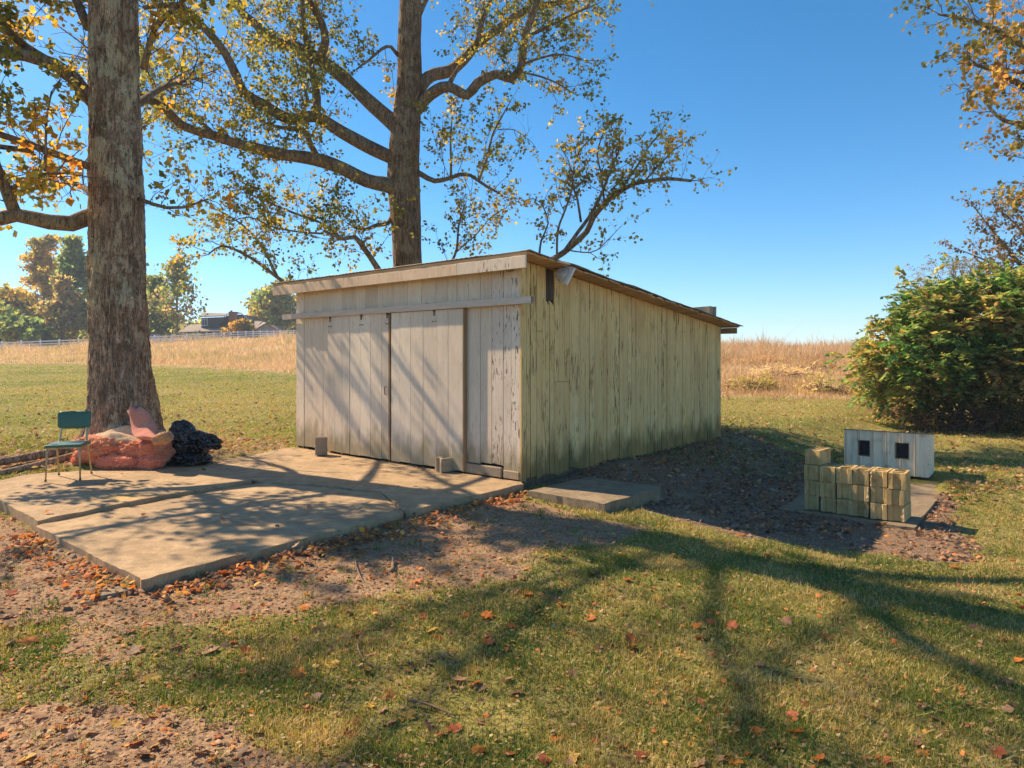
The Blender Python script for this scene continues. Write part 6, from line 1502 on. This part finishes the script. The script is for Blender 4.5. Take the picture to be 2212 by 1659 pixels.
# the countless rest
def litter(name, label, x, y, size, pal, seed, zo=0.0, tilt=0.5):
    rng = np.random.default_rng(seed); n = len(x); z = height(x, y) + zo
    pos = np.stack([x, y, z + size * 0.12 + rng.uniform(0, 0.012, n)], 1)
    a = rng.uniform(0, 6.283, n); d = np.stack([np.cos(a), np.sin(a), rng.normal(0, tilt * 0.6, n)], 1); nr = np.stack([rng.normal(0, tilt, n), rng.normal(0, tilt, n), np.ones(n)], 1)
    pal = np.asarray(pal); c = pal[rng.integers(0, len(pal), n)] * rng.uniform(0.65, 1.3, (n, 1))
    o = leaf_mesh(name, pos, d, nr, size, c, M['litter'], None, rng.uniform(0.22, 0.5, n), -0.14); tag(o, label, 'leaf litter', kind='stuff')
PL = [(0.40, 0.22, 0.12), (0.30, 0.16, 0.09), (0.50, 0.31, 0.17), (0.20, 0.11, 0.06), (0.62, 0.20, 0.05), (0.66, 0.28, 0.06), (0.42, 0.13, 0.06), (0.44, 0.27, 0.15)]
x, y = near_samples(34000, 2.3, 13, rng); d, l = masks(x, y); left = sm((0.5 - x) / 2.5)
pr = (0.26 + 0.50 * left) * (1 - d) + 0.85 * d * (0.6 + left) ; pr = pr * (0.35 + 1.3 * n2(x, y, 1.3, 71)); keep = off_pads(x, y) & (rng.uniform(0, 1, len(x)) < pr); x, y = x[keep], y[keep]
litter('leaf_litter', 'scattered small fallen leaves over lawn and bare soil', x, y, rng.uniform(0.016, 0.055, len(x)) * np.clip(0.25 + 0.13 * y, 0.5, 1.15), PL, 105)
x, y = near_samples(30000, 2.3, 8.5, rng); d, l = masks(x, y); keep = off_pads(x, y) & (rng.uniform(0, 1, len(x)) < d * 0.45); x, y = x[keep], y[keep]
litter('chaff', 'wood chips, straw bits and leaf crumbs on the bare soil', x, y, rng.uniform(0.01, 0.028, len(x)) * (0.85 + 0.05 * y), [(0.44, 0.29, 0.17), (0.33, 0.20, 0.11), (0.24, 0.14, 0.075), (0.52, 0.37, 0.23)], 106, 0, 0.25)
x, y = near_samples(24000, 2.3, 11, rng); d, l = masks(x, y); keep = off_pads(x, y) & (rng.uniform(0, 1, len(x)) < (1 - d) * (1 - l) * (0.25 + 0.6 * n2(x, y, 1.4, 75))); x, y = x[keep], y[keep]
litter('thatch', 'dead grass clippings and leaf crumbs lying through the lawn', x, y, rng.uniform(0.012, 0.032, len(x)) * (0.85 + 0.05 * y), [(0.40, 0.29, 0.12), (0.32, 0.22, 0.10), (0.24, 0.15, 0.075), (0.44, 0.34, 0.16), (0.34, 0.16, 0.06)], 109, 0.008, 0.35)
f = rng.uniform(0, 1, 1500); a_ = np.where((f < 0.62)[:, None], N_ + (R_ - N_) * (f / 0.62)[:, None], N_ + (L1 - N_) * ((f - 0.62) / 0.38)[:, None]); o_ = np.abs(rng.normal(0, 0.16, 1500)) + 0.02
nn_ = np.where((f < 0.62)[:, None], np.array([[0.79, -0.61]]), np.array([[-0.65, -0.76]])); q_ = a_ + nn_ * o_[:, None]; x, y = q_[:, 0], q_[:, 1]
k_ = off_pads(x, y) & (rng.uniform(0, 1, 1500) < 0.3 + n2(x, y, 1.6, 78)); x, y = x[k_], y[k_]
litter('leaf_drift', 'drift of orange and brown leaves piled against the near pad edges', x, y, rng.uniform(0.03, 0.075, len(x)), [(0.68, 0.24, 0.05), (0.62, 0.17, 0.04), (0.50, 0.26, 0.12), (0.36, 0.18, 0.10), (0.74, 0.36, 0.07), (0.24, 0.12, 0.07)], 110, 0.01, 0.7)
x = rng.uniform(0, 9, 26000); y = rng.uniform(6.5, 15, 26000); d, l = masks(x, y); sandy = sm((n2(x, y, 1.4, 72) - 0.5) / 0.12)
keep = off_pads(x, y) & (rng.uniform(0, 1, len(x)) < l * (0.95 - 0.8 * sandy)); x, y = x[keep], y[keep]
litter('leaf_litter', 'thick brown leaf litter between the shed, step and block stack', x, y, rng.uniform(0.035, 0.08, len(x)), [(0.24, 0.14, 0.09), (0.33, 0.19, 0.12), (0.15, 0.09, 0.06), (0.44, 0.26, 0.15), (0.46, 0.20, 0.09), (0.28, 0.18, 0.13)], 107, 0.01, 0.7)
x, y = near_samples(16000, 9.5, 36, rng); keep = off_pads(x, y) & (field_mask(x, y) < 0.5) & (rng.uniform(0, 1, len(x)) < 0.75 * np.exp(-np.minimum(np.hypot(x - TRUNK[0], y - TRUNK[1] - 2), np.hypot(x - 5, y - 14)) / 9)); x, y = x[keep], y[keep]
litter('leaf_litter', 'fallen leaves dotting the lawn behind the trunk and shed', x, y, rng.uniform(0.06, 0.11, len(x)), [(0.42, 0.26, 0.13), (0.30, 0.17, 0.09), (0.50, 0.33, 0.16), (0.48, 0.18, 0.06), (0.20, 0.12, 0.07)], 108, 0.02, 0.5)
# sticks
def stick(pts, r, label):
    pp = []
    for px, py, dz in pts:
        x_, y_ = ground_at(px, py); pp.append((x_, y_, hgt(x_, y_) + dz))
    c = spline(pp, 0.03); o = MB().tube(c, list(np.linspace(r, r * 0.5, len(c)) * (0.85 + 0.3 * fbm(c * 20, 4, 2))), 6).build('stick', M['stick'], None, True); tag(o, label, 'stick')
stick([(767, 1210, 0.01), (772, 1238, 0.03), (785, 1262, 0.02), (800, 1278, 0.01)], 0.006, 'thin crooked twig standing out on the bare soil')
stick([(848, 1238, 0.02), (849, 1212, 0.03)], 0.018, 'short stubby grey stick on the bare soil')
stick([(778, 1385, 0.02), (772, 1405, 0.035), (785, 1430, 0.02), (812, 1446, 0.02), (890, 1458, 0.015)], 0.005, 'long curved twig lying in the foreground grass')
stick([(882, 1524, 0.03), (930, 1534, 0.025), (985, 1553, 0.015)], 0.009, 'straight pale stick lying in the foreground grass')
stick([(1210, 1140, 0.02), (1260, 1146, 0.02), (1320, 1152, 0.01)], 0.006, 'thin pale twig on the leafy soil below the concrete step')
stick([(1880, 1165, 0.03), (1905, 1178, 0.02), (1925, 1198, 0.02)], 0.009, 'bent twig in the leaves below the block stack')
print('leaves', n_a, n_b)

# ------------------------------------------------------------------ thin autumn haze over the whole place
hz = MB().box(-600, 600, -140, 720, -14, 40).build('haze', bpy.data.materials.new('haze_air'))
hm = hz.data.materials[0]; hm.use_nodes = True; hn = hm.node_tree; hn.nodes.clear()
pv_ = nd(hn, 'ShaderNodeVolumePrincipled', {'Color': (0.82, 0.88, 0.95, 1), 'Density': 0.0008}); ho = hn.nodes.new('ShaderNodeOutputMaterial'); hn.links.new(pv_.outputs[0], ho.inputs['Volume'])
tag(hz, kind='stuff')
